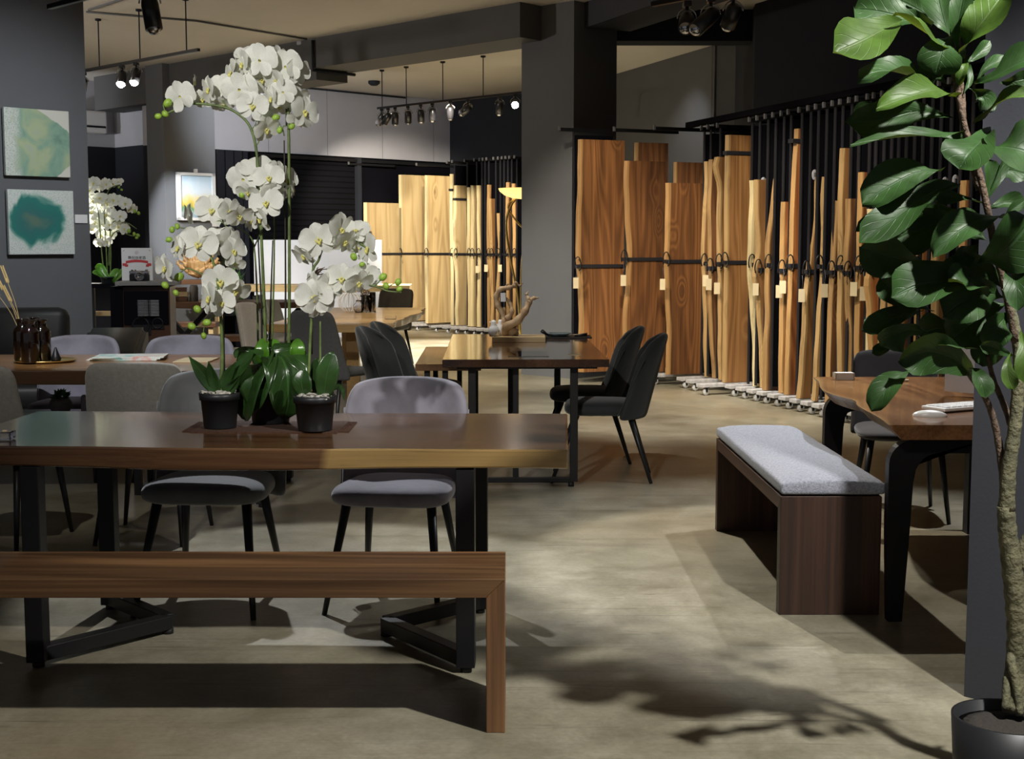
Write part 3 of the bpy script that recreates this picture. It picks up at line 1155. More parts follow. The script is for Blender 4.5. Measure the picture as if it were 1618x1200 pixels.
# ---------------------------------------------------------------- furniture materials
W_table = wood('table_walnut', (.040, .018, .008), (.110, .052, .023), (.21, .108, .046), 'X', .24, sap=(.42, .27, .10), sapw=.012, figure=7, coat=.35, burn=.5)
W_table2 = wood('table_live_edge', (.14, .062, .022), (.29, .140, .050), (.42, .23, .09), 'X', .28, sap=(.085, .045, .022), sapw=.010, figure=7, coat=.25)
W_bench = wood('bench_walnut', (.045, .022, .010), (.140, .070, .030), (.30, .160, .068), 'X', .5, figure=9, planks=13, spec=.3, coat=.18)
W_benchz = wood('bench_walnut_leg', (.045, .022, .010), (.140, .068, .030), (.28, .145, .062), 'Z', .4, figure=9)
W_mid = wood('mid_table_timber', (.035, .014, .007), (.065, .028, .012), (.12, .055, .024), 'Y', .12, figure=4, planks=3.3, coat=.6)
W_mid2 = wood('mid_low_table_timber', (.09, .038, .014), (.20, .095, .036), (.30, .15, .06), 'Y', .3, figure=4, coat=.2)
W_dark = wood('bench_dark_walnut', (.020, .010, .007), (.058, .026, .015), (.115, .052, .028), 'Z', .5, figure=9, planks=5, burn=.6, knots=True)
W_darky = wood('bench_dark_walnut_top', (.030, .014, .009), (.080, .038, .020), (.14, .070, .036), 'Y', .5, figure=4)
W_desk = wood('desk_timber', (.075, .030, .011), (.185, .085, .032), (.32, .165, .062), 'Y', .25, sap=(.34, .20, .08), sapw=.02, figure=6, coat=.3)
W_pale = wood('pale_dining_timber', (.30, .17, .060), (.47, .29, .115), (.60, .40, .18), 'Y', .3, figure=3, coat=.2)
W_palex = wood('pale_plank', (.34, .23, .11), (.50, .36, .18), (.62, .48, .27), 'X', .45, figure=3)
W_darkx = wood('dark_plank', (.040, .018, .010), (.10, .046, .022), (.17, .08, .038), 'X', .4, figure=3)
M_purple = plain('velvet_grey_violet', (.235, .225, .265), .8, sheen=.5, bump=.15, bscale=25, var=.22, vscale=7)
M_greyf = plain('velvet_mid_grey', (.135, .14, .145), .85, sheen=.4, bump=.12, bscale=25, var=.18, vscale=7)
M_char = plain('velvet_charcoal', (.026, .030, .031), .85, sheen=.35, bump=.1, bscale=25, var=.15, vscale=7)
M_char2 = plain('woven_charcoal', (.055, .055, .053), .9, sheen=.2, bump=.3, bscale=220, var=.12, vscale=60)
M_taupe = plain('woven_taupe', (.215, .205, .185), .9, sheen=.3, bump=.3, bscale=220, var=.1, vscale=60)
M_brownf = plain('suede_brown', (.022, .018, .017), .85, sheen=.3, var=.2, vscale=6)
M_olive = plain('olive_brown_fabric', (.10, .085, .060), .85, sheen=.3, var=.15, vscale=8)
M_leg = plain('chair_leg_black', (.012, .012, .013), .38)
M_leather = plain('black_leather', (.016, .017, .016), .46, bump=.12, bscale=14, spec=.35)
M_cush = plain('heather_cushion', (.30, .315, .37), .9, sheen=.2, bump=.5, bscale=240, var=.28, vscale=120)
M_rubber = plain('foot_black', (.01, .01, .01), .6)


def live_top(name, L_, Wd, th, mat, parent, loc, rz=0, seed=1, amp=.015, front=True, back=True, under=.0, sapfrom=None):
    """thick table top with wavy long edges; local x = length, y = width, top at z=0; uv.x = distance from live edge"""
    rnd = random.Random(seed)
    ph = [rnd.uniform(0, 9) for _ in range(8)]
    nx, ny = 40, 6
    bm = bmesh.new()
    uvl = bm.loops.layers.uv.new('UVMap')

    def e(x, k):
        return amp * (math.sin(2.3 * x + ph[k]) + .5 * math.sin(5.7 * x + ph[k + 1]) + .2 * math.sin(13 * x + ph[k + 2]))
    T, B = [], []
    for i in range(nx + 1):
        x = -L_ / 2 + L_ * i / nx
        y0 = -Wd / 2 + (e(x, 0) if front else 0)
        y1 = Wd / 2 + (e(x, 4) if back else 0)
        rt, rb = [], []
        for k in range(ny + 1):
            u = k / ny
            y = y0 + (y1 - y0) * u
            du = min((y - y0) if front else 9, (y1 - y) if back else 9)
            if sapfrom is not None:
                du += .035 * max(0, min(1, (sapfrom - x) / .22 + .5))
            yb = y
            if k == 0:
                yb = y + under * (1 + .4 * math.sin(4 * x))
            if k == ny:
                yb = y - under * (1 + .4 * math.sin(5 * x))
            rt.append((bm.verts.new((x, y, 0)), du))
            rb.append((bm.verts.new((x, yb, -th * (1 + (.10 * math.sin(3.1 * x + ph[2]) if k == 0 and front else 0)))), du))
        T.append(rt)
        B.append(rb)

    def quad(q):
        f = bm.faces.new([v for v, _ in q])
        for lp, (v, u) in zip(f.loops, q):
            lp[uvl].uv = (u, 0)
    for i in range(nx):
        for k in range(ny):
            quad((T[i][k], T[i + 1][k], T[i + 1][k + 1], T[i][k + 1]))
            quad((B[i][k + 1], B[i + 1][k + 1], B[i + 1][k], B[i][k]))
        quad((B[i][0], B[i + 1][0], T[i + 1][0], T[i][0]))
        quad((T[i][ny], T[i + 1][ny], B[i + 1][ny], B[i][ny]))
    for i, s in ((0, 1), (nx, -1)):
        for k in range(ny):
            q = (T[i][k], T[i][k + 1], B[i][k + 1], B[i][k])
            quad(q if s > 0 else tuple(reversed(q)))
    o = link_mesh(name, bm, mat)
    o.parent = parent
    o.location = loc
    o.rotation_euler = (0, 0, rz)
    bv = o.modifiers.new('bevel', 'BEVEL')
    bv.width = .006
    bv.segments = 2
    bv.limit_method = 'ANGLE'
    return o


def bar_part(name, parent, segs, mat, bev=.003):
    bm = bmesh.new()
    for a, b_, w_, h_ in segs:
        beam(bm, a, b_, w_, h_, bev=bev)
    o = link_mesh(name, bm, mat)
    o.parent = parent
    return o


def vsled(parent, side, x, y0, y1, apex, ztop, w_=.062):
    """V shaped sled leg: near post, far post, apex on the floor and under the top"""
    P0, P1 = Vector((x, y0, 0)), Vector((x, y1, 0))
    A = Vector(apex + (0,))
    z0 = .045
    h = Vector((0, 0, 1))
    bar_part('leg', parent, [(P0 + h * .02, P0 + h * ztop, w_, w_)], M_black)
    bar_part('leg', parent, [(P1 + h * .02, P1 + h * ztop, w_, w_)], M_black)
    bar_part('floor_bar', parent, [(P0 + h * z0, A + h * z0, .05, .05), (P1 + h * z0, A + h * z0, .05, .05)], M_black)
    bm = bmesh.new()
    for P in (P0, P1, A):
        tube(bm, [P + h * .0005, P + h * .02], .02, 10)
    o = link_mesh('foot_pad', bm, M_rubber)
    o.parent = parent


# ---- front live edge table
tabF = thing('live_edge_table', 'long walnut live edge dining table in front carrying the potted orchids', 'table', (-.855, 4.915, 0), math.radians(-2.2))
live_top('table_top', 2.11, .96, .068, W_table, tabF, (0, 0, .752), 0, 11, .012, True, True, .006, sapfrom=.22)
for sx in (-1, 1):
    vsled(tabF, sx, .0 + sx * .72 + .0, -.44, .30, (sx * .40, -.03), .684)
# ---- front bench (waterfall)
benF = thing('waterfall_bench', 'long walnut waterfall bench in the foreground, before the orchid table', 'bench', (-.93, 4.05, 0), math.radians(0))
bm = bmesh.new()


def extrude_profile(prof, y0, y1, swap=False):
    bm_ = bmesh.new()
    mk = (lambda a, y, z: (y, a, z)) if swap else (lambda a, y, z: (a, y, z))
    f0 = [bm_.verts.new(mk(a, y0, z)) for a, z in prof]
    f1 = [bm_.verts.new(mk(a, y1, z)) for a, z in prof]
    n = len(prof)
    for i in range(n):
        bm_.faces.new((f0[i], f0[(i + 1) % n], f1[(i + 1) % n], f1[i]))
    bm_.faces.new(list(reversed(f0)))
    bm_.faces.new(f1)
    bmesh.ops.recalc_face_normals(bm_, faces=bm_.faces)
    bmesh.ops.bevel(bm_, geom=list(bm_.edges), offset=.0015, segments=1, affect='EDGES')
    return bm_


def mitred_bench(t, half, depth, zt, th, ms, ml, swap=False):
    o = link_mesh('seat', extrude_profile([(-half, zt), (half, zt), (half - th, zt - th), (-half + th, zt - th)], -depth / 2, depth / 2, swap), ms)
    o.parent = t
    for s in (-1, 1):
        o = link_mesh('leg', extrude_profile([(s * half, zt), (s * half, 0), (s * (half - th), 0), (s * (half - th), zt - th)], -depth / 2, depth / 2, swap), ml)
        o.parent = t


mitred_bench(benF, .91, .36, .455, .055, W_bench, W_benchz)
bm.free()

# ---- second live edge table, left behind
tabS = thing('live_edge_table', 'live edge table at the left behind the front one, with bottles on a tray', 'table', (-2.35, 7.75, 0), 0)
live_top('table_top', 2.2, 1.10, .07, W_table2, tabS, (0, 0, .752), 0, 23, .013, True, True, .008)
for sx in (-1, 1):
    vsled(tabS, sx, sx * 1.0 + .0, -.42, .42, (sx * .62, 0), .684)

# ---- small bench tucked at that table
lb = thing('live_edge_bench', 'low live edge bench under the left table, small potted plant on it', 'bench', (-2.62, 7.84, 0), 0)
live_top('seat', 1.25, .36, .06, W_table2, lb, (0, 0, .45), 0, 31, .012)
for sx in (-1, 1):
    bar_part('leg', lb, [((sx * .5, -.14, 0), (sx * .5, -.14, .39), .04, .04), ((sx * .5, .14, 0), (sx * .5, .14, .39), .04, .04), ((sx * .5, -.14, .02), (sx * .5, .14, .02), .04, .04)], M_black)
# plant + bag on it
t = thing('potted_plant', 'tiny green plant in a pale ribbed pot under the left table', 'plant', (-2.60, 7.86, .45))
bm = bmesh.new()
lathe(bm, [(0, 0), (.045, 0), (.062, .03), (.062, .06), (.05, .085), (.04, .08), (0, .075)], seg=18)
o = link_mesh('pot', bm, M_taupe)
o.parent = t
bm = bmesh.new()
rnd = random.Random(5)
for k in range(70):
    a, e = rnd.uniform(0, 6.28), rnd.uniform(.2, 1.4)
    d = Vector((math.cos(a) * math.cos(e), math.sin(a) * math.cos(e), math.sin(e) * .8))
    b0_ = Vector((0, 0, .08))
    s_ = rnd.uniform(.05, .085)
    n_ = d.orthogonal().normalized() * .008
    v = [bm.verts.new(b0_ + d * s_ * .3), bm.verts.new(b0_ + d * s_ * .7 + n_), bm.verts.new(b0_ + d * s_), bm.verts.new(b0_ + d * s_ * .7 - n_)]
    bm.faces.new(v)
M_grass = plain('bright_foliage', (.07, .22, .035), .6, var=.3, vscale=40)
o = link_mesh('foliage', bm, M_grass)
o.parent = t
bm = bmesh.new()
box(bm, (-2.40, 7.88, .502), (.17, .07, .10), rz=.25, bev=.012)
tag(link_mesh('paper_bag', bm, M_light2), 'crumpled whitish paper bag lying on the low bench under the left table', 'bag')


# ---------------------------------------------------------------- chairs
def shell_back(wtop, wbot, h0, h1, yb, lean, wrap, th, mat, top_round=.35, nu=10, nv=10, top_in=.22, drop=.03):
    """curved backrest; local -y is the sitter's front side reversed: back stands at +y, seat towards -y"""
    bm = bmesh.new()
    rows = []
    for j in range(nv + 1):
        v = j / nv
        z = h0 + (h1 - h0) * v
        wv = (wbot + (wtop - wbot) * (v ** .8)) / 2
        if v > 1 - top_round:
            q = (v - (1 - top_round)) / top_round
            wv *= (1 - q ** 3.0 * top_in)
        row = []
        for i in range(nu + 1):
            u = i / nu * 2 - 1
            x = u * wv
            zz = z - drop * abs(u) ** 4 * max(0, v - .75) / .25
            y = yb + lean * v - wrap * (abs(u) ** 2.2) * (1 - .25 * v)
            row.append(bm.verts.new((x, y, zz)))
        rows.append(row)
    for j in range(nv):
        for i in range(nu):
            bm.faces.new((rows[j][i], rows[j][i + 1], rows[j + 1][i + 1], rows[j + 1][i]))
    o = link_mesh('backrest', bm, mat, smooth=True)
    m = o.modifiers.new('solid', 'SOLIDIFY')
    m.thickness = th
    m.offset = 0
    subsurf(o, 2)
    return o


def seat_pad(wf, wb, dep, z0, z1, mat, yc=0, round_=.5):
    bm = bmesh.new()
    seg = 28

    def outline(s, z):
        ring = []
        for k in range(seg):
            a = 2 * math.pi * k / seg
            c, s_ = math.cos(a), math.sin(a)
            e = .5
            x = abs(c) ** e * (1 if c > 0 else -1)
            y = abs(s_) ** e * (1 if s_ > 0 else -1)
            wv = (wf + (wb - wf) * (y + 1) / 2) / 2
            ring.append(bm.verts.new((x * wv * s, yc + y * dep / 2 * s, z)))
        return ring
    prof = [(.80, z0), (.97, z0 + .018), (1.0, z0 + (z1 - z0) * .45), (.985, z0 + (z1 - z0) * .75), (.90, z1 - .004), (.6, z1 + .006), (.2, z1 + .008)]
    rs = [outline(s, z) for s, z in prof]
    for a, b_ in zip(rs, rs[1:]):
        for k in range(seg):
            bm.faces.new((a[k], a[(k + 1) % seg], b_[(k + 1) % seg], b_[k]))
    bm.faces.new(list(reversed(rs[0])))
    bm.faces.new(rs[-1])
    o = link_mesh('seat', bm, mat, smooth=True)
    subsurf(o, 1)
    return o


def chair_leg(x0, y0, z0, x1, y1, r0=.019, r1=.010):
    bm = bmesh.new()
    tube(bm, [(x0, y0, z0), ((x0 + x1) / 2, (y0 + y1) / 2, z0 / 2), (x1, y1, 0)], [r0, (r0 + r1) / 2, r1], 12)
    return link_mesh('leg', bm, M_leg)


def make_velvet_chair(label, mat, seatmat=None, hgt=.85, lean=.06, top_in=.17, drop=.022, tr=.34):
    """rounded wrap back chair facing -y"""
    t = thing('dining_chair', label, 'chair')
    seat = seat_pad(.495, .42, .46, .385, .468, seatmat or mat, yc=-.02)
    seat.parent = t
    bk = shell_back(.50, .50, .37, hgt, .22, lean, .15, .042, mat, tr, top_in=top_in, drop=drop)
    bk.parent = t
    # stitched welt along the outer edge of the back
    for sx in (-1, 1):
        bm = bmesh.new()
        tube(bm, [(sx * (.252 + .002 * k / 8), .07 + (lean + .02) * k / 8, .40 + .33 * k / 8) for k in range(9)], .0035, 5)
        w_ = link_mesh('welt', bm, mat)
        w_.parent = bk
    for x, y in ((-.165, -.17), (.165, -.17), (-.15, .14), (.15, .14)):
        lg = chair_leg(x, y, .395, x * 1.32, y * (1.85 if y < 0 else 1.9))
        lg.parent = t
    return t


def make_shell_chair(label, mat, hgt=.86, wt=.36, wb=.50):
    t = thing('dining_chair', label, 'chair')
    seat = seat_pad(.48, .46, .50, .41, .475, mat, yc=-.02)
    seat.parent = t
    bk = shell_back(wt, wb, .40, hgt, .22, .10, .06, .04, mat, .10, top_in=.10, drop=.012)
    bk.parent = t
    for x, y in ((-.17, -.19), (.17, -.19), (-.16, .15), (.16, .15)):
        lg = chair_leg(x, y, .42, x * 1.3, y * (1.2 if y < 0 else 1.8))
        lg.parent = t
    return t


def place(t, x, y, rz, sc_=1.0):
    t.location = (x, y, 0)
    t.rotation_euler = (0, 0, rz)
    t.scale = (sc_, sc_, sc_)


R_ = math.radians
ch = make_velvet_chair('grey violet velvet chair behind the front table, right of the orchids', M_purple)
place(ch, -.455, 5.44, R_(-8), 1.02)
G1 = 'chairs at the far side of the front table'
ch['group'] = G1
ch = make_velvet_chair('mid grey velvet chair behind the front table, half hidden by the orchid pots', M_greyf)
place(ch, -1.19, 5.42, R_(-3), 1.06)
ch['group'] = G1
G2 = 'chairs around the left table'
c1 = make_velvet_chair('violet grey chair behind the left table, right of the bottles', M_purple)
place(c1, PX(128, 8.6), 8.40, R_(0))
c1['group'] = G2
c2_ = dup(c1)
c2_['label'] = 'violet grey chair behind the left table, between speaker and orchid leaves'
place(c2_, PX(301, 8.6), 8.40, R_(0), 1.0)
c2_.scale = (1.13, 1, 1)
c3_ = make_shell_chair('taupe chair seen from behind at the left table, square top', M_taupe, hgt=.875, wt=.455, wb=.53)
place(c3_, PX(212, 6.35), 6.62, R_(178))
c3_['group'] = G2
c4_ = dup(c3_)
c4_['label'] = 'taupe chair cut by the left border of the view'
place(c4_, PX(-36, 6.25), 6.50, R_(170))
# charcoal chairs at the mid table
G3 = 'charcoal chairs around the dark mid table'
c = make_velvet_chair('charcoal velvet chair on the right of the mid table, nearer one', M_char, lean=.13, hgt=.87, top_in=.42, drop=.07, tr=.5)
c['group'] = G3
place(c, .57, 8.28, R_(-94), 1.02)
for lb_, x, y, a in (('charcoal velvet chair on the right of the mid table, farther one', .50, 9.0, -92),
                     ('charcoal velvet chair left of the mid table, nearer one', -.66, 8.92, 78),
                     ('charcoal velvet chair left of the mid table, farther one', -.62, 9.45, 78)):
    d_ = dup(c)
    d_['label'] = lb_
    place(d_, x, y, R_(a), 1.02)
# charcoal woven chair at pale table
c = make_shell_chair('charcoal woven chair with its back to us at the pale live edge table', M_char2, hgt=.93, wt=.40, wb=.56)
place(c, PX(528, 10.5), 10.5, R_(150), 1.0)
# beige chairs far left of pale table
c = make_shell_chair('grey beige chair left of the pale table, front of the pair', M_taupe, hgt=.88)
c['group'] = 'beige chairs beside the pale table'
place(c, PX(430, 12.8), 12.8, R_(70), 1.0)
d_ = dup(c)
d_['label'] = 'grey beige chair left of the pale table, rear of the pair'
place(d_, PX(466, 14.2), 14.2, R_(75), .97)
# brown chair beyond pale table
c = make_shell_chair('brown chair at the far right end of the pale table, before the yellow slabs', M_olive, hgt=.90, wt=.44, wb=.46)
place(c, PX(615, 16.4), 16.2, R_(-18), 1.0)
# desk chairs
c = make_shell_chair('brown suede chair behind the desk at the right, under the plant', M_brownf, hgt=.85, wt=.44, wb=.48)
c['group'] = 'chairs at the desk'
place(c, 2.03, 7.12, R_(-8), 1.0)
d_ = dup(c)
d_['label'] = 'dark chair at the desk mostly hidden by the near right pillar'
place(d_, 2.62, 6.12, R_(-80), 1.0)

# ---------------------------------------------------------------- mid dark table with tucked lower table
tm = thing('dining_table', 'dark glossy table in the middle carrying the driftwood and white bird', 'table', (.06, 8.95, 0), math.radians(1.0))
bm = bmesh.new()
box(bm, (0, 0, .738), (.955, 2.25, .045), bev=.003)
o = link_mesh('table_top', bm, W_mid)
o.parent = tm
for y in (-.98, .95):
    bar_part('leg', tm, [((-.31, y, .715), (-.31, y, .03), .045, .045)], M_black)
    bar_part('leg', tm, [((.285, y, .715), (.285, y, .03), .045, .045)], M_black)
    bar_part('leg', tm, [((-.055, y + .03, .715), (-.055, y + .03, .03), .04, .035)], M_black)
    bar_part('floor_bar', tm, [((-.31, y, .04), (.285, y, .04), .035, .03)], M_black)
    bar_part('top_bar', tm, [((-.40, y, .705), (.42, y, .705), .035, .02)], M_black)
    bm = bmesh.new()
    for x in (-.31, .27):
        tube(bm, [(x, y, .0), (x, y, .026)], .018, 10)
    o = link_mesh('foot_pad', bm, M_rubber)
    o.parent = tm
bm = bmesh.new()
box(bm, (.02, -.72, .7615), (.24, .42, .002))
o = link_mesh('glass_inlay', bm, plain('glass_inlay', (.03, .035, .03), .03, spec=.9))
o.parent = tm
tm2 = thing('side_table', 'lower brown table tucked under the left side of the dark mid table', 'table', (-.40, 9.03, 0), math.radians(1.0))
bm = bmesh.new()
box(bm, (0, 0, .672), (.40, 1.46, .04), bev=.003)
o = link_mesh('table_top', bm, W_mid2)
o.parent = tm2
for x, y in ((-.13, -.66), (-.02, -.66), (-.13, .66), (.04, .66)):
    bar_part('leg', tm2, [((x, y, .65), (x, y, 0), .035, .035)], M_black)

# driftwood on pale board, bird, plate, card
M_drift = wood('driftwood_timber', (.22, .13, .065), (.46, .31, .17), (.64, .48, .30), 'Z', .6, figure=4, scale=2)
bd = thing('display_board', 'pale wooden board under the driftwood on the dark mid table', 'board', (.045, 9.35, .76))
bm = bmesh.new()
box(bm, (0, 0, .019), (.36, .26, .036), bev=.002)
o = link_mesh('plank', bm, W_palex)
o.parent = bd


def pts_px(lst, Y):
    return [PY(x, y, Y + (d if d else 0)) for x, y, d in lst]


t = thing('driftwood_sculpture', 'twisted brown driftwood sculpture on the pale board, middle of the room', 'sculpture', PY(805, 538, 9.35))
bm = bmesh.new()
tube(bm, smooth_path(pts_px([(812, 529, 0), (806, 522, 0), (797, 512, 0), (795, 498, .02), (798, 486, .02)], 9.35)), [.045, .044, .043, .042, .04, .038, .036, .034, .032, .03, .028, .026, .024, .022, .02, .02, .019, .018, .018, .017, .016, .015, .014, .013, .012], 10)
link_mesh('trunk', bm, M_drift, t)
for nm, pts, r0, r1 in (
        ('branch', [(797, 528, 0), (800, 517, -.03), (816, 508, -.04), (828, 494, -.03), (835, 480, 0), (836, 472, 0)], .035, .018),
        ('branch', [(835, 478, 0), (842, 472, 0), (851, 471, 0)], .022, .006),
        ('branch', [(836, 474, 0), (832, 466, .01), (835, 460, .01)], .015, .004),
        ('branch', [(798, 512, 0), (794, 495, .02), (787, 484, .02), (784, 470, .02), (790, 458, 0), (803, 455, 0), (815, 452, 0)], .024, .014),
        ('branch', [(812, 453, 0), (814, 447, 0), (821, 452, 0), (826, 447, 0)], .014, .005),
        ('branch', [(797, 457, 0), (801, 450, 0), (804, 448, 0)], .010, .004),
        ('branch', [(800, 505, -.02), (808, 495, -.02), (807, 482, 0), (800, 473, .01), (792, 474, .02)], .02, .009),
        ('branch', [(812, 530, 0), (814, 518, .01), (818, 505, .02)], .03, .012)):
    bm = bmesh.new()
    pp = smooth_path(pts_px(pts, 9.35), 5)
    tube(bm, pp, [r0 + (r1 - r0) * k / (len(pp) - 1) + .003 * math.sin(k * 1.3) for k in range(len(pp))], 9)
    link_mesh(nm, bm, M_drift, t)
bm = bmesh.new()
p = PY(795, 470, 9.30)
box(bm, p, (.035, .002, .06))
tag(link_mesh('price_card', bm, M_white), 'small white price card on the driftwood sculpture', 'price tag')
for i, (px, sx, lb_) in enumerate(((780, 1.0, 'small white ceramic bird vase on the pale board, front one'), (790, .8, 'white ceramic bird behind the front one, beside the driftwood'))):
    bm = bmesh.new()
    p = Vector((PX(px, 9.27 + .07 * i), 9.27 + .07 * i, .797))
    lathe(bm, [(0, 0), (.026 * sx, 0), (.036 * sx, .02), (.038 * sx, .04), (.028 * sx, .065), (.016 * sx, .082), (.018 * sx, .095), (.012 * sx, .108), (0, .112)], p, 18)
    tube(bm, [p + Vector((.012, 0, .096 * sx)), p + Vector((-.030, 0, .098 * sx))], [.008, .002], 6)
    tag(link_mesh('ceramic_bird', bm, M_white), lb_, 'figurine', 'white ceramic birds on the board')
t = thing('plate_setting', 'black tray with a patterned blue grey plate at the back of the dark table', 'tray', (.36, 9.72, .76))
bm = bmesh.new()
box(bm, (0, 0, .005), (.40, .28, .01), bev=.002)
o = link_mesh('tray', bm, M_black)
o.parent = t
M_plate = plain('glazed_plate', (.22, .28, .30), .25, var=.5, vscale=25)
bm = bmesh.new()
lathe(bm, [(0, .01), (.05, .01), (.09, .028), (.092, .032), (.05, .016), (0, .015)], (-.03, .0, 0), 24)
o = tag(link_mesh('plate', bm, M_plate), 'patterned blue grey plate')
o.parent = t
bm = bmesh.new()
tube(bm, [(-.15, -.06, .05), (-.10, -.03, .016)], [.014, .006], 8)
tube(bm, [(.08, -.05, .016), (.17, -.04, .024)], [.006, .012], 8)
o = link_mesh('utensil', bm, M_black)
o.parent = t
bm = bmesh.new()
box(bm, (0.37, 8.17, .7615), (.075, .055, .002))
tag(link_mesh('name_card', bm, M_card), 'small tan card on the near right of the dark mid table', 'card')

# ---------------------------------------------------------------- right bench with cushion
t = thing('waterfall_bench', 'dark walnut bench with grey cushion at the right of the aisle', 'bench', (1.21, 5.95, 0), math.radians(.3))
mitred_bench(t, .80, .385, .46, .055, W_darky, W_dark, True)
bm = bmesh.new()
nx, ny = 8, 26
V_ = {}
for i in range(nx + 1):
    for j in range(ny + 1):
        for s in (0, 1):
            u, v = i / nx * 2 - 1, j / ny * 2 - 1
            edge = max(abs(u) ** 8, abs(v) ** 30)
            dimp = .010 * math.exp(-((v + .25) / .03) ** 2) * (1 - abs(u) * .6) + .008 * math.exp(-((v - .35) / .03) ** 2)
            z = .462 + (.062 + .008 * (1 - u * u) - dimp - .014 * edge if s else .004 * edge)
            V_[i, j, s] = bm.verts.new((u * .199, v * .805 - .005, z))
for i in range(nx):
    for j in range(ny):
        bm.faces.new((V_[i, j, 1], V_[i + 1, j, 1], V_[i + 1, j + 1, 1], V_[i, j + 1, 1]))
        bm.faces.new((V_[i, j + 1, 0], V_[i + 1, j + 1, 0], V_[i + 1, j, 0], V_[i, j, 0]))
for i in range(nx):
    bm.faces.new((V_[i, 0, 0], V_[i + 1, 0, 0], V_[i + 1, 0, 1], V_[i, 0, 1]))
    bm.faces.new((V_[i, ny, 1], V_[i + 1, ny, 1], V_[i + 1, ny, 0], V_[i, ny, 0]))
for j in range(ny):
    bm.faces.new((V_[0, j + 1, 0], V_[0, j, 0], V_[0, j, 1], V_[0, j + 1, 1]))
    bm.faces.new((V_[nx, j, 0], V_[nx, j + 1, 0], V_[nx, j + 1, 1], V_[nx, j, 1]))
o = link_mesh('cushion', bm, M_cush, smooth=True)
o.location = (1.215, 5.95, .002)
o.rotation_euler = (0, 0, math.radians(.3))
bv = o.modifiers.new('bevel', 'BEVEL')
bv.width = .012
bv.segments = 3
tag(o, 'long heather grey bench cushion on the dark walnut bench', 'cushion')

# ---------------------------------------------------------------- desk right
t = thing('desk', 'live edge desk at the right with keyboard and monitor', 'desk', (1.76, 5.94, 0), 0)
# top: polygon outline traced in plan, real thickness, undercut live edge on the left
bm = bmesh.new()
uvl = bm.loops.layers.uv.new('UVMap')
left = [(-.25, .93), (-.27, .70), (-.32, .45), (-.345, .25), (-.33, .05), (-.30, -.12), (-.335, -.32), (-.345, -.55), (-.355, -.75), (-.375, -.93)]
left = [tuple(v[:2]) for v in smooth_path([(x, y, 0) for x, y in left], 4)]
n_ = len(left)
gt, gb = [], []
for x, y in left:
    rt = []
    for k in range(7):
        u = k / 6
        xx = x + (.60 - x) * u
        rt.append((bm.verts.new((xx, y, .752)), (xx - x)))
    gt.append(rt)
    rb = []
    for k in range(7):
        u = k / 6
        xx = x + (.05 if k == 0 else 0) + (.60 - x) * u
        rb.append((bm.verts.new((xx, y, .697)), (xx - x)))
    gb.append(rb)


def quad_(q):
    f = bm.faces.new([v for v, _ in q])
    for lp, (v, u) in zip(f.loops, q):
        lp[uvl].uv = (u, 0)


for i in range(n_ - 1):
    for k in range(6):
        quad_((gt[i + 1][k], gt[i + 1][k + 1], gt[i][k + 1], gt[i][k]))
        quad_((gb[i][k], gb[i][k + 1], gb[i + 1][k + 1], gb[i + 1][k]))
    quad_((gt[i][0], gb[i][0], gb[i + 1][0], gt[i + 1][0]))
    quad_((gb[i][6], gt[i][6], gt[i + 1][6], gb[i + 1][6]))
for i in (0, n_ - 1):
    for k in range(6):
        q = (gt[i][k], gt[i][k + 1], gb[i][k + 1], gb[i][k])
        quad_(q if i == 0 else tuple(reversed(q)))
bmesh.ops.recalc_face_normals(bm, faces=bm.faces)
o = link_mesh('desk_top', bm, W_desk)
o.parent = t


# blade seen broadside: its width lies across the view
def blade_leg2(x, y):
    bm = bmesh.new()
    out_l = [(x, 0), (x - .012, .35), (x - .012, .60)]
    for k in range(1, 8):
        a = math.pi / 2 * k / 7
        out_l.append((x - .012 + .11 * (1 - math.cos(a)), .60 + .096 * math.sin(a)))
    out_l += [(x + .36, .696)]
    inn = [(x + .36, .640), (x + .165, .640)]
    for k in range(1, 8):
        a = math.pi / 2 * k / 7
        inn.append((x + .165 - .085 * math.sin(a), .640 - .11 * (1 - math.cos(a))))
    inn += [(x + .070, .30), (x + .052, 0)]
    poly = out_l + inn
    f0 = [bm.verts.new((p[0], y - .025, p[1])) for p in poly]
    f1 = [bm.verts.new((p[0], y + .025, p[1])) for p in poly]
    n = len(poly)
    for i in range(n):
        bm.faces.new((f0[i], f0[(i + 1) % n], f1[(i + 1) % n], f1[i]))
    bm.faces.new(list(reversed(f0)))
    bm.faces.new(f1)
    bmesh.ops.triangulate(bm, faces=[f for f in bm.faces if len(f.verts) > 4])
    bmesh.ops.recalc_face_normals(bm, faces=bm.faces)
    return bm


for x, y in ((-.345, -.86), (-.225, .72)):
    o = link_mesh('leg', blade_leg2(x, y), M_black)
    o.parent = t
for x, y in ((.50, -.84), (.50, .72)):
    bm = bmesh.new()
    beam(bm, (x, y, 0), (x, y, .69), .07, .06)
    o = link_mesh('leg', bm, M_black)
    o.parent = t
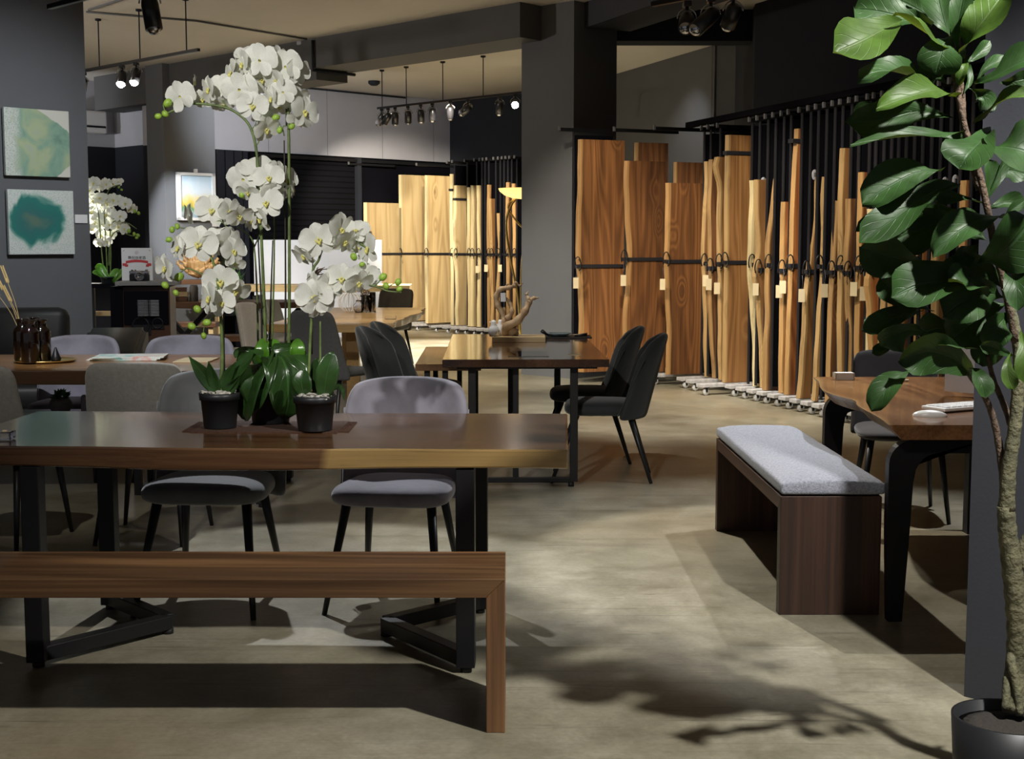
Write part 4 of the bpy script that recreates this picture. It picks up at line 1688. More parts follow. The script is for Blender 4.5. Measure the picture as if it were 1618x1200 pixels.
# keyboard, mouse, monitor, card box, pen
bm = bmesh.new()
box(bm, (1.86, 5.52, .764), (.43, .125, .014), rz=.50, bev=.004)
kb = thing('keyboard', 'slim white keyboard lying on the desk behind the mouse', 'keyboard', (1.86, 5.52, .753))
link_mesh('case', bm, M_white, kb)
bm = bmesh.new()
for i in range(13):
    for j in range(4):
        p = Matrix.Rotation(.50, 3, 'Z') @ Vector((-.185 + i * .0305, -.042 + j * .028, 0))
        box(bm, (1.86 + p.x, 5.52 + p.y, .773), (.025, .023, .004), rz=.50)
k_ = tag(link_mesh('keys', bm, M_white, kb), kind='stuff')
bm = bmesh.new()
r = bmesh.ops.create_uvsphere(bm, u_segments=20, v_segments=12, radius=1)
bmesh.ops.transform(bm, matrix=Matrix.Translation((1.615, 5.27, .755)) @ Matrix.Rotation(-.25, 4, 'Z') @ Matrix.Diagonal((.065, .032, .022, 1)), verts=bm.verts)
tag(link_mesh('computer_mouse', bm, M_white, smooth=True), 'white computer mouse near the desk front edge', 'mouse')
mt = thing('monitor', 'silver monitor on the desk seen from behind, half hidden by the pillar', 'monitor', (2.13, 5.86, .753))
bm = bmesh.new()
rows = []
for i in range(9):
    u = i / 8 * 2 - 1
    dep = .045 * (1 - u * u) + .006
    rows.append([(u * .27, -dep), (u * .27, .004)])
vs = [[bm.verts.new((r_[0][0], r_[0][1], z)) for z in (.02, .50)] + [bm.verts.new((r_[1][0], r_[1][1], z)) for z in (.50, .02)] for r_ in rows]
for a, b_ in zip(vs, vs[1:]):
    for k in range(4):
        bm.faces.new((a[k], b_[k], b_[(k + 1) % 4], a[(k + 1) % 4]))
bm.faces.new(vs[0])
bm.faces.new(vs[-1])
bmesh.ops.recalc_face_normals(bm, faces=bm.faces)
M_alu = plain('aluminium', (.62, .62, .64), .3, metal=.4)
o = link_mesh('housing', bm, M_alu)
o.parent = mt
bm = bmesh.new()
box(bm, (0, .01, .265), (.53, .008, .47))
o = link_mesh('screen_glass', bm, M_black)
o.parent = mt
bm = bmesh.new()
box(bm, (0, -.05, .06), (.16, .012, .12))
box(bm, (0, -.06, .006), (.18, .16, .008))
o = link_mesh('stand', bm, M_alu)
o.parent = mt
mt.rotation_euler = (0, 0, R_(-33))
t = thing('card_box', 'little clear box of business cards at the far left corner of the desk', 'box', (1.63, 6.72, .753))
bm = bmesh.new()
for k in range(6):
    box(bm, (0, 0, .004 + k * .006), (.085, .055, .003))
o = link_mesh('cards', bm, M_white)
o.parent = t
bm = bmesh.new()
for s in (-1, 1):
    box(bm, (s * .046, 0, .018), (.003, .06, .036))
o = link_mesh('holder', bm, M_chrome)
o.parent = t
bm = bmesh.new()
tube(bm, [(1.80, 6.60, .759), (1.92, 6.62, .759)], .006, 8)
tag(link_mesh('pen', bm, M_card), 'pale pen lying on the desk near the card box', 'pen')

# ---------------------------------------------------------------- pale live edge table, far middle
tp = thing('live_edge_table', 'pale live edge dining table in the distance with glassware', 'table', (-1.47, 13.0, 0), R_(-1.5))
o = live_top('table_top', 3.1, 1.05, .07, W_pale, tp, (0, 0, .755), R_(90), 41, .03, True, True, .015)
for y in (-1.1, 1.1):
    bm = bmesh.new()
    box(bm, (.12, y, .34), (.11, .09, .68), bev=.004)
    box(bm, (-.25, y, .34), (.11, .09, .68), bev=.004)
    o = link_mesh('leg', bm, W_pale)
    o.parent = tp
# glass lantern, bottle, vases
M_glass, nt, b = new_mat('clear_glass')
b.inputs['Base Color'].default_value = (.95, .95, 1, 1)
b.inputs['Roughness'].default_value = .03
b.inputs['Transmission Weight'].default_value = 1
b.inputs['IOR'].default_value = 1.45
Yg = 13.6
t = thing('wire_lantern', 'round white wire lantern on the pale table', 'lantern', (PX(553, Yg), Yg, .755))
for k in range(14):
    a = math.pi * k / 14
    bm = bmesh.new()
    pts = []
    for j in range(17):
        e = -math.pi / 2 + math.pi * j / 16 * .9 + .157
        pts.append((math.cos(e) * .115 * math.cos(a * 2), math.cos(e) * .115 * math.sin(a * 2), .095 + .095 * math.sin(e)))
    tube(bm, pts, .0035, 5)
    o = link_mesh('wire', bm, M_white)
    o.parent = t
for px, rr, hh, lb_, st in ((567, .055, .12, 'round clear glass jug beside the wire lantern', 'glass_jug'), (578, .045, .17, 'clear glass vase holding dry twigs on the pale table', 'glass_vase'), (589, .03, .20, 'tall square clear glass vase, rightmost on the pale table', 'glass_vase')):
    bm = bmesh.new()
    p = Vector((PX(px, Yg - .15), Yg - .15, .756))
    if st == 'glass_jug':
        lathe(bm, [(0, 0), (rr * .7, 0), (rr, .04), (rr, .07), (rr * .5, .10), (rr * .5, hh), (rr * .45, hh), (rr * .45, .1), (rr * .93, .07), (rr * .93, .04), (rr * .6, .008), (0, .008)], p, 18)
    else:
        lathe(bm, [(0, 0), (rr, 0), (rr, hh), (rr * .88, hh), (rr * .88, .012), (0, .012)], p, 4 if rr < .04 else 18)
    tag(link_mesh(st, bm, M_glass, smooth=False), lb_, 'vase' if 'vase' in st else 'jug', 'glassware on the pale table')
M_twig = plain('dry_twig', (.11, .075, .04), .8)
bm = bmesh.new()
rnd = random.Random(8)
p = Vector((PX(577, 13.45), 13.45, .78))
for k in range(16):
    a = rnd.uniform(0, 6.28)
    q = p + Vector((math.cos(a) * .05, math.sin(a) * .03, rnd.uniform(.18, .32)))
    mid = (p + q) / 2 + Vector((rnd.uniform(-.03, .03), 0, 0))
    tube(bm, [p, mid, q], [.003, .0025, .0015], 4)
    for j in range(3):
        bmesh.ops.create_icosphere(bm, subdivisions=1, radius=.007, matrix=Matrix.Translation(mid.lerp(q, rnd.random()) + Vector((rnd.uniform(-.015, .015), 0, 0))))
tag(link_mesh('dry_twigs', bm, M_twig), 'bunch of dry budded twigs in the glass vase on the pale table', 'twigs')
bm = bmesh.new()
box(bm, (PX(617, 12.2), 12.2, .77), (.10, .06, .03), bev=.004)
tag(link_mesh('card_box', bm, M_glass), 'clear card box near the front corner of the pale table', 'box')

# ---------------------------------------------------------------- far furniture left of centre
# white panel leaning at the shutter
t = thing('white_panel', 'large blank white panel standing before the black shutter', 'panel', (PX(504, 21.1), 21.1, 0), R_(8))
bm = bmesh.new()
box(bm, (0, 0, .72), (1.94, .04, 1.55), bev=.003)
M_panel = plain('panel_white', (.74, .75, .78), .6)
o = link_mesh('board', bm, M_panel)
o.parent = t
bm = bmesh.new()
for x in (-.8, .8):
    box(bm, (x, .06, .03), (.05, .26, .06))
o = link_mesh('foot', bm, M_black)
o.parent = t
bm = bmesh.new()
for x in (-.85, .1):
    box(bm, (x, -.024, 1.44), (.02, .01, .03))
o = link_mesh('clip', bm, M_black)
o.parent = t
# thick pale slab table in front of it
Yt = 18.6
t = thing('live_edge_table', 'thick live edge table before the white panel', 'table', (PX(515, Yt), Yt, 0), R_(2))
o = live_top('table_top', 2.3, .75, .09, W_palex, t, (0, 0, ZY(451, Yt - .35)), 0, 51, .03, True, True, .02)
for x in (-.9, .9):
    bm = bmesh.new()
    box(bm, (x, 0, .38), (.09, .5, .72))
    o = link_mesh('leg', bm, M_black)
    o.parent = t
# dark table with X legs, benches
Yx = 16.0
t = thing('trestle_table', 'dark timber table with crossed black legs left of the orchid stems', 'table', (PX(352, Yx), Yx, 0), 0)
live_top('table_top', 1.85, .85, .07, W_darkx, t, (0, 0, ZY(478, Yx - .42)), 0, 61, .012)
for x in (-.45, .60):
    bar_part('leg', t, [((x - .30, 0, .03), (x + .30, 0, .68), .09, .06)], M_black)
    bar_part('leg', t, [((x + .30, .07, .03), (x - .30, .07, .68), .09, .06)], M_black)
for (Yb, pyb, wpx0, wpx1, lb_) in ((17.4, 510, 255, 345, 'low dark bench behind the crossed leg table'), (14.5, 531, 262, 412, 'low dark bench in front of the crossed leg table')):
    t = thing('timber_bench', lb_, 'bench', (PX((wpx0 + wpx1) / 2, Yb), Yb, 0))
    wd = (wpx1 - wpx0) / F * Yb
    ztop = ZY(pyb, Yb - .15)
    bm = bmesh.new()
    box(bm, (0, 0, ztop - .03), (wd, .32, .06), bev=.004)
    o = link_mesh('seat', bm, W_darkx)
    o.parent = t
    for x in (-.4, .4):
        bm = bmesh.new()
        box(bm, (x * wd, 0, (ztop - .06) / 2), (.06, .26, ztop - .06))
        o = link_mesh('leg', bm, M_black if Yb < 16 else W_palex)
        o.parent = t
# console behind with root carving, books, jars
Yc = 18.3
zc = ZY(442, Yc)
t = thing('console_table', 'dark console below the picture carrying the carved root', 'table', (PX(300, Yc), Yc, 0), R_(20))
bm = bmesh.new()
box(bm, (0, 0, zc - .03), (.85, .38, .06), bev=.004)
o = link_mesh('table_top', bm, W_darkx)
o.parent = t
for x in (-.38, .38):
    bm = bmesh.new()
    box(bm, (x, 0, (zc - .06) / 2), (.06, .34, zc - .06))
    o = link_mesh('leg', bm, W_palex)
    o.parent = t
t = thing('root_carving', 'gnarled golden root carving on the console under the picture', 'sculpture', (PX(315, Yc), Yc, zc + .012))
M_root = wood('root_timber', (.16, .08, .03), (.42, .25, .10), (.62, .42, .20), 'Z', .5, figure=6, scale=3)
bm = bmesh.new()
rnd = random.Random(12)
bmesh.ops.create_icosphere(bm, subdivisions=5, radius=.15, matrix=Matrix.Translation((0, 0, .16)) @ Matrix.Diagonal((1.1, .8, 1.0, 1)))
for v in bm.verts:
    v.co += v.co.normalized() * (.07 * mnoise.noise(v.co * 14) + .03 * mnoise.noise(v.co * 38))
o = link_mesh('burl', bm, M_root, smooth=True)
o.parent = t
for k in range(11):
    a = math.pi * (k + .5) / 11
    bm = bmesh.new()
    e = Vector((-math.cos(a) * rnd.uniform(.24, .30), rnd.uniform(-.06, .06), .16 + math.sin(a) * rnd.uniform(.16, .25)))
    pts = smooth_path([(0, 0, .10), (e.x * .5 + rnd.uniform(-.03, .03), e.y * .6, e.z * .6), tuple(e), (e.x * 1.05, e.y, e.z + .05)], 4)
    tube(bm, pts, [.052 - .042 * i / (len(pts) - 1) + .011 * math.sin(i * 2.3 + k) for i in range(len(pts))], 9)
    o = link_mesh('root_arm', bm, M_root)
    o.parent = t
zt_ = ZY(478, Yx - .42)
GBK = 'timber blocks and books piled on the crossed leg table'
for i, (px, dz, wv, hv, m_, lb_) in enumerate(((285, 0, .20, .05, W_darkx, 'lowest dark block in the pile on the crossed leg table'), (287, .055, .17, .055, W_palex, 'pale block in the middle of the pile on the crossed leg table'),
                                               (283, .115, .19, .045, W_darkx, 'topmost dark block in the pile on the crossed leg table'))):
    bm = bmesh.new()
    box(bm, (PX(px, Yx - .1), Yx - .1, zt_ + dz + hv / 2), (wv, .16, hv), rz=.1 * i, bev=.004)
    tag(link_mesh('timber_block', bm, m_), lb_, 'block', GBK)
bm = bmesh.new()
lathe(bm, [(0, 0), (.05, 0), (.05, .16), (.035, .19), (.0, .19)], (PX(307, Yx - .1), Yx - .1, zt_), 18)
tag(link_mesh('lidded_jar', bm, M_taupe), 'pale lidded jar beside the blocks on the crossed leg table', 'jar')
bm = bmesh.new()
lathe(bm, [(0, 0), (.04, 0), (.045, .11), (.04, .11), (.035, .01), (0, .01)], (PX(268, Yx - .2), Yx - .2, zt_ + .001), 18)
tag(link_mesh('glass_jar', bm, M_glass), 'clear glass jar behind the speaker near the wooden blocks', 'jar')
# tall grass plant in dark planter
t = thing('potted_plant', 'feathery green plant in a dark planter before the slatted wall', 'plant', (PX(372, 19.2), 19.2, 0))
bm = bmesh.new()
box(bm, (0, 0, .22), (.32, .32, .44), bev=.01)
o = link_mesh('planter', bm, M_rackblk)
o.parent = t
bm = bmesh.new()
rnd = random.Random(3)
for k in range(170):
    a = rnd.uniform(0, 6.28)
    h_ = rnd.uniform(.25, 1.05)
    r_ = rnd.uniform(.02, .20)
    b_ = Vector((math.cos(a) * r_ * .5, math.sin(a) * r_ * .5, .42 + h_ * .5))
    e_ = b_ + Vector((math.cos(a) * .08, math.sin(a) * .08, rnd.uniform(.05, .16)))
    n_ = Vector((-math.sin(a), math.cos(a), 0)) * .012
    bm.faces.new([bm.verts.new(b_), bm.verts.new(b_.lerp(e_, .5) + n_), bm.verts.new(e_), bm.verts.new(b_.lerp(e_, .5) - n_)])
tube(bm, [(0, 0, .40), (0, 0, 1.3)], .01, 5)
o = link_mesh('foliage', bm, M_grass)
o.parent = t
# picture on the rear pillar
fn = -V
P0 = c2 + U * .0
a_ = onplane(279, 272, c2 - V * .05, V)
b_ = onplane(340, 349, c2 - V * .05, V)
w_p = (b_ - a_).dot(U)
h_p = a_.z - b_.z
Mx = Matrix((U, V, Vector((0, 0, 1)))).transposed().to_4x4()
Mx.translation = a_ + U * w_p / 2 - Vector((0, 0, h_p / 2))
Mx.translation.z = (a_.z + b_.z) / 2
t = thing('framed_picture', 'bright framed landscape picture on the rear grey pillar', 'picture', Mx.translation.copy())
bm = bmesh.new()
for s in (-1, 1):
    box(bm, None, (.05, .06, h_p), mat=Mx @ Matrix.Translation((s * (w_p / 2 - .025), 0, 0)))
    box(bm, None, (w_p, .06, .04), mat=Mx @ Matrix.Translation((0, 0, s * (h_p / 2 - .02))))
box(bm, None, (.05, .03, .05), mat=Mx @ Matrix.Translation((0, 0, h_p / 2 + .03)))
link_mesh('frame', bm, M_white, t)
m, nt, b = new_mat('landscape_painting')
tc = N(nt, 'ShaderNodeTexCoord')
sep = N(nt, 'ShaderNodeSeparateXYZ')
L(nt, tc.outputs['Generated'], sep.inputs[0])
nz = N(nt, 'ShaderNodeTexNoise', Scale=5.0, Detail=5.0)
L(nt, tc.outputs['Generated'], nz.inputs['Vector'])
hgt_ = mth(nt, 'ADD', sep.outputs['Z'], mth(nt, 'MULTIPLY', mth(nt, 'SUBTRACT', nz.outputs['Fac'], .5), .35))
r = ramp(nt, [(0, (.30, .42, .50)), (.12, (.45, .55, .60)), (.22, (.10, .30, .12)), (.32, (.85, .60, .12)), (.45, (.82, .72, .40)), (.6, (.72, .80, .86)), (1, (.50, .68, .82))])
L(nt, hgt_, r.inputs[0])
L(nt, r.outputs[0], b.inputs['Base Color'])
bm = bmesh.new()
box(bm, None, (w_p - .08, .02, h_p - .06), mat=Mx)
link_mesh('painting', bm, m, t)
bm = bmesh.new()
q = onplane(341, 355, c2 - V * .01, V)
Mq = Mx.copy()
Mq.translation = q
box(bm, None, (.12, .012, .06), mat=Mq)
tag(link_mesh('wall_label', bm, M_white), 'tiny white label under the landscape picture', 'label')


# ---- two canvases on the left pillar
def canvas(px0, py0, px1, py1, label, kind):
    a_ = onplane(px0, py0, c3 - V * .04, V)
    b_ = onplane(px1, py1, c3 - V * .04, V)
    w_p = (b_ - a_).dot(U)
    h_p = abs(a_.z - b_.z)
    M_ = Matrix((U, V, Vector((0, 0, 1)))).transposed().to_4x4()
    M_.translation = (a_ + b_) / 2
    bm = bmesh.new()
    box(bm, None, (w_p, .035, h_p), mat=M_, bev=.003)
    m, nt, b = new_mat('poured_paint_' + kind)
    tc = N(nt, 'ShaderNodeTexCoord')
    n1 = N(nt, 'ShaderNodeTexNoise', Scale=1.7, Detail=8.0, Distortion=.7 if kind == 'sage' else 1.0)
    L(nt, tc.outputs['Generated'], n1.inputs['Vector'])
    vor = N(nt, 'ShaderNodeTexVoronoi', Scale=55.0)
    L(nt, tc.outputs['Generated'], vor.inputs['Vector'])
    cell = ramp(nt, [(.15, (.18, .30, .26)), (.45, (.62, .66, .60))])
    L(nt, vor.outputs['Distance'], cell.inputs[0])
    sep = N(nt, 'ShaderNodeSeparateXYZ')
    L(nt, tc.outputs['Generated'], sep.inputs[0])
    X_, Z_ = sep.outputs['X'], sep.outputs['Z']
    if kind == 'sage':
        c1 = ramp(nt, [(.25, (.10, .20, .15)), (.42, (.24, .40, .30)), (.55, (.42, .50, .30)), (.68, (.38, .46, .40)), (.8, (.16, .36, .26))])
        L(nt, n1.outputs['Fac'], c1.inputs[0])
        lef = mth(nt, 'ADD', X_, mth(nt, 'MULTIPLY', n1.outputs['Fac'], .5))
        mk = ramp(nt, [(.42, (1, 1, 1)), (.52, (0, 0, 0))])
        L(nt, lef, mk.inputs[0])
        out = mixc(nt, mk.outputs[0], c1.outputs[0], cell.outputs[0])
        # cream corners right top and right bottom
        dd = mth(nt, 'ADD', mth(nt, 'ABSOLUTE', mth(nt, 'SUBTRACT', Z_, .42)), mth(nt, 'MULTIPLY', X_, .75))
        dd = mth(nt, 'ADD', dd, mth(nt, 'MULTIPLY', mth(nt, 'SUBTRACT', n1.outputs['Fac'], .5), .25))
        ck = ramp(nt, [(.985, (0, 0, 0)), (1.0, (1, 1, 1))])
        L(nt, dd, ck.inputs[0])
        out = mixc(nt, ck.outputs[0], out, (.66, .66, .58))
    else:
        dx = mth(nt, 'SUBTRACT', X_, .44)
        dz = mth(nt, 'SUBTRACT', Z_, .52)
        d2 = mth(nt, 'SQRT', mth(nt, 'ADD', mth(nt, 'MULTIPLY', dx, dx), mth(nt, 'MULTIPLY', dz, dz)))
        d2 = mth(nt, 'ADD', d2, mth(nt, 'MULTIPLY', mth(nt, 'SUBTRACT', n1.outputs['Fac'], .5), .55))
        c1 = ramp(nt, [(.05, (.12, .20, .15)), (.2, (.04, .17, .16)), (.33, (.03, .20, .17)), (.40, (.30, .50, .42))])
        L(nt, d2, c1.inputs[0])
        mk = ramp(nt, [(.37, (0, 0, 0)), (.43, (1, 1, 1))])
        L(nt, d2, mk.inputs[0])
        c2r = ramp(nt, [(.1, (.30, .46, .38)), (.5, (.66, .70, .66))])
        L(nt, vor.outputs['Distance'], c2r.inputs[0])
        out = mixc(nt, mk.outputs[0], c1.outputs[0], c2r.outputs[0])
    L(nt, out, b.inputs['Base Color'])
    b.inputs['Roughness'].default_value = .35
    o = link_mesh('canvas_painting', bm, m)
    tag(o, label, 'painting', 'poured paint canvases on the left pillar')


canvas(4, 169, 110, 281, 'upper square canvas with sage green flowing paint and cream corners', 'sage')
canvas(10, 299, 117, 402, 'lower square canvas with a teal cloud of paint', 'teal')
q = onplane(128, 346, c3 - V * .01, V)
bm = bmesh.new()
Mq = Mx.copy()
Mq.translation = q
box(bm, None, (.11, .01, .07), mat=Mq)
tag(link_mesh('wall_label', bm, M_white), 'tiny white label right of the teal canvas', 'label')

# ---------------------------------------------------------------- sofa and speaker
t = thing('leather_sofa', 'black leather sofa under the canvases at the left', 'sofa', (-3.84, 9.6, 0), R_(10))
for x, w_ in ((-.50, .84), (.34, .84)):
    bm = bmesh.new()
    box(bm, (x - .1, .35, .73), (w_, .20, .46), bev=.07, mat=None)
    bmesh.ops.rotate(bm, verts=bm.verts, cent=(0, .35, .5), matrix=Matrix.Rotation(-.12, 3, 'X'))
    o = link_mesh('back_cushion', bm, M_leather, smooth=True)
    o.parent = t
    bm = bmesh.new()
    box(bm, (x - .1, -.08, .38), (w_, .72, .18), bev=.05)
    o = link_mesh('seat_cushion', bm, M_leather, smooth=True)
    o.parent = t
bm = bmesh.new()
box(bm, (-.1, .0, .20), (2.1, .90, .22), bev=.03)
box(bm, (-.1, .46, .45), (1.95, .10, .55), bev=.03)
o = link_mesh('base', bm, M_leather, smooth=True)
o.parent = t
for s in (-1, 1):
    bm = bmesh.new()
    pts = [(s * .98 - .1 + (.04 if s > 0 else -.04), .44, .66), (s * .98 - .1 + (.05 if s > 0 else -.05), .1, .62), (s * 1.0 - .1 + .06 * s, -.38, .56)]
    for a_, b_ in zip(pts, pts[1:]):
        pass
    prof = [(.46, .10), (.46, .80), (.30, .81), (-.40, .68), (-.46, .62), (-.46, .10)]
    x0, x1 = (.80, 1.22) if s > 0 else (-1.24, -.95)
    f0 = [bm.verts.new((x0, y, z)) for y, z in prof]
    f1 = [bm.verts.new((x1, y, z)) for y, z in prof]
    n = len(prof)
    for i in range(n):
        bm.faces.new((f0[i], f0[(i + 1) % n], f1[(i + 1) % n], f1[i]))
    bm.faces.new(list(reversed(f0)))
    bm.faces.new(f1)
    bmesh.ops.recalc_face_normals(bm, faces=bm.faces)
    bmesh.ops.bevel(bm, geom=list(bm.edges), offset=.035, segments=3, affect='EDGES')
    o = link_mesh('armrest', bm, M_leather, smooth=True)
    o.parent = t
for x in (-1.0, .8):
    for y in (-.38, .38):
        bm = bmesh.new()
        tube(bm, [(x, y, .10), (x, y, 0)], [.02, .014], 10)
        o = link_mesh('leg', bm, M_leg)
        o.parent = t

M_spk = wood('speaker_veneer', (.020, .009, .006), (.045, .020, .011), (.08, .036, .018), 'Z', .35, figure=3)
Ys = 11.55
sx0, sx1 = PX(197, Ys), PX(266, Ys)
wS = sx1 - sx0 + .02
t = thing('loudspeaker', 'tall wooden horn loudspeaker with a big round woofer, behind the chairs', 'speaker', ((sx0 + sx1) / 2, Ys, 0), R_(6))
zs = ZY(445, Ys)
bm = bmesh.new()
box(bm, (0, .19, (zs - .04) / 2), (wS, .36, zs - .045), bev=.004)
o = link_mesh('cabinet', bm, M_spk)
o.parent = t
bm = bmesh.new()
box(bm, (-wS / 2 - .05, .19, (zs - .04) / 2), (.10, .40, zs - .045), bev=.004)
box(bm, (0, -.002, zs - .22), (wS - .02, .012, .28))
o = link_mesh('side_panel', bm, M_rackblk)
o.parent = t
bm = bmesh.new()
pl = [(-wS / 2 + .02, -.03, -.05), (wS / 2 - .01, -.03, -.05), (wS / 2 + .04, -.05, 0), (-wS / 2 - .01, -.05, 0)]
box(bm, (.0, .17, zs - .016), (wS + .10, .46, .035), bev=.006)
o = link_mesh('top_plate', bm, M_taupe)
o.parent = t
bm = bmesh.new()
for s in (-1, 1):
    for k in range(11):
        box(bm, (s * .045 + .02, -.02, zs - .16 - k * .0125), (.07, .05, .006), rz=s * .5)
o = link_mesh('horn_louvre', bm, plain('louvre_grey', (.30, .30, .31), .4))
o.parent = t
for nm, x, z, r0 in (('midrange_driver', -.05, zs - .37, .070), ('tweeter', .09, zs - .35, .045)):
    bm = bmesh.new()
    lathe(bm, [(0, .02), (r0 * .3, .016), (r0 * .8, .03), (r0 * .85, -.01), (r0, -.014), (r0 * 1.1, 0)], (x, -.0, z), 24, axis='Y', mi=0)
    box(bm, (x, .004, z), (r0 * 2.4, .012, r0 * 2.4), bev=.004)
    o = link_mesh(nm, bm, M_black)
    o.parent = t
bm = bmesh.new()
ring = []
for k in range(8):
    a = math.pi / 8 + math.pi / 4 * k
    ring.append((.20 * math.cos(a), .20 * math.sin(a)))
v0 = [bm.verts.new((x, -.02, z + zs - .68)) for x, z in ring]
v1 = [bm.verts.new((x * .82, -.035, z * .82 + zs - .68)) for x, z in ring]
v2 = [bm.verts.new((x, .02, z + zs - .68)) for x, z in ring]
for k in range(8):
    bm.faces.new((v0[k], v0[(k + 1) % 8], v1[(k + 1) % 8], v1[k]))
    bm.faces.new((v2[k], v2[(k + 1) % 8], v0[(k + 1) % 8], v0[k]))
lathe(bm, [(0, .0), (.05, -.01), (.12, -.015), (.15, -.04), (.165, -.036)], (0, 0, zs - .68), 28, axis='Y')
o = link_mesh('woofer', bm, M_black)
o.parent = t
# poster and camera on the speaker
zt = zs + .002
pz = thing('poster_board', 'white upright card with red ribbon and chinese lettering on the speaker', 'poster', (PX(219, Ys + .25), Ys + .25, zt), R_(2))
hP = ZY(392, Ys + .25) - zt
wP = 48 / F * (Ys + .25)
bm = bmesh.new()
box(bm, (0, 0, hP / 2), (wP, .02, hP))
o = link_mesh('card', bm, plain('poster_white', (.78, .77, .74), .5))
o.parent = pz
M_red = plain('ribbon_red', (.55, .05, .05), .6)
bm = bmesh.new()
pr = []
for k in range(9):
    u = k / 8 * 2 - 1
    pr.append((u * wP * .36, -.012, hP * .52 + .012 * (1 - u * u)))
for a_, b_ in zip(pr, pr[1:]):
    v = [bm.verts.new(a_), bm.verts.new(b_), bm.verts.new((b_[0], b_[1], b_[2] + .022)), bm.verts.new((a_[0], a_[1], a_[2] + .022))]
    bm.faces.new(v)
o = link_mesh('red_ribbon', bm, M_red)
o.parent = pz
for s in (-1, 1):
    bm = bmesh.new()
    box(bm, (s * wP * .40, -.012, hP * .49), (.034, .003, .022), rz=0)
    box(bm, (s * wP * .34, -.0115, hP * .46), (.026, .002, .02), rz=0)
    o = link_mesh('ribbon_end', bm, M_red)
    o.parent = pz
bm = bmesh.new()
bmesh.ops.create_circle(bm, cap_ends=True, radius=.004, segments=10, matrix=Matrix.Translation((0, -.012, hP * .86)) @ Matrix.Rotation(math.pi / 2, 4, 'X'))
o = link_mesh('red_dot', bm, M_red)
o.parent = pz
cu = bpy.data.curves.new('lettering', 'FONT')
cu.body = '\u77ac\u523b\u4fa0\u8001\u9152'
cu.size = .030
cu.align_x = 'CENTER'
cu.extrude = .0005
oc = bpy.data.objects.new('lettering_curve', cu)
COL.objects.link(oc)
bpy.context.view_layer.update()
me_ = bpy.data.meshes.new_from_object(oc.evaluated_get(bpy.context.evaluated_depsgraph_get()))
bpy.data.objects.remove(oc)
me_.materials.clear()
me_.materials.append(M_rackblk)
o = bpy.data.objects.new('lettering', me_)
COL.objects.link(o)
o.parent = pz
o.location = (0, -.0115, hP * .66)
o.rotation_euler = (math.pi / 2, 0, 0)
bm = bmesh.new()
pts = [(.013 * math.cos(2 * math.pi * k / 16), -.012, hP * .86 + .013 * math.sin(2 * math.pi * k / 16)) for k in range(17)]
tube(bm, pts, .0008, 4, cap=False)
for s in (-1, 1):
    tube(bm, [(s * wP * .44, -.012, hP * .9), (s * wP * .40, -.012, hP * .94)], .0012, 4)
o = link_mesh('ornament', bm, M_rackblk)
o.parent = pz
ct = thing('camera_model', 'old chrome rangefinder camera in front of the white card', 'camera', (PX(222, Ys + .05), Ys + .05, zt), R_(2))
bm = bmesh.new()
box(bm, (0, 0, .031), (.165, .045, .062), bev=.010)
o = link_mesh('body', bm, M_black)
o.parent = ct
bm = bmesh.new()
box(bm, (0, 0, .074), (.165, .045, .026), bev=.006)
for x, r0 in ((-.06, .010), (-.035, .007), (.06, .012)):
    tube(bm, [(x, 0, .085), (x, 0, .097)], r0, 10)
o = link_mesh('top_cover', bm, M_chrome)
o.parent = ct
bm = bmesh.new()
lathe(bm, [(.040, 0), (.040, -.03), (.034, -.045), (.028, -.045), (.026, -.03), (0, -.028)], (.01, -.02, .042), 22, axis='Y')
o = link_mesh('lens', bm, M_chrome)
o.parent = ct

# stand beyond the speaker for the far orchid, and a small shelf unit
t = thing('shelf_unit', 'open wooden shelf unit seen in the slot between pillar and speaker', 'shelf', (PX(158, 13.6), 13.6, 0))
for z in (.30, .52, .74):
    bm = bmesh.new()
    box(bm, (0, 0, z), (.6, .3, .035))
    o = link_mesh('shelf', bm, W_palex)
    o.parent = t
for x in (-.28, .28):
    bm = bmesh.new()
    box(bm, (x, 0, .40), (.03, .28, .80))
    o = link_mesh('upright', bm, M_black)
    o.parent = t
t = thing('plant_stand', 'dark stand holding the far white orchid beside the speaker', 'stand', (PX(172, 12.45), 12.45, 0))
bm = bmesh.new()
box(bm, (0, 0, 1.05), (.42, .34, .04))
o = link_mesh('top', bm, M_rackblk)
o.parent = t
for x in (-.18, .18):
    for y in (-.14, .14):
        bm = bmesh.new()
        box(bm, (x, y, .515), (.03, .03, 1.03))
        o = link_mesh('leg', bm, M_black)
        o.parent = t

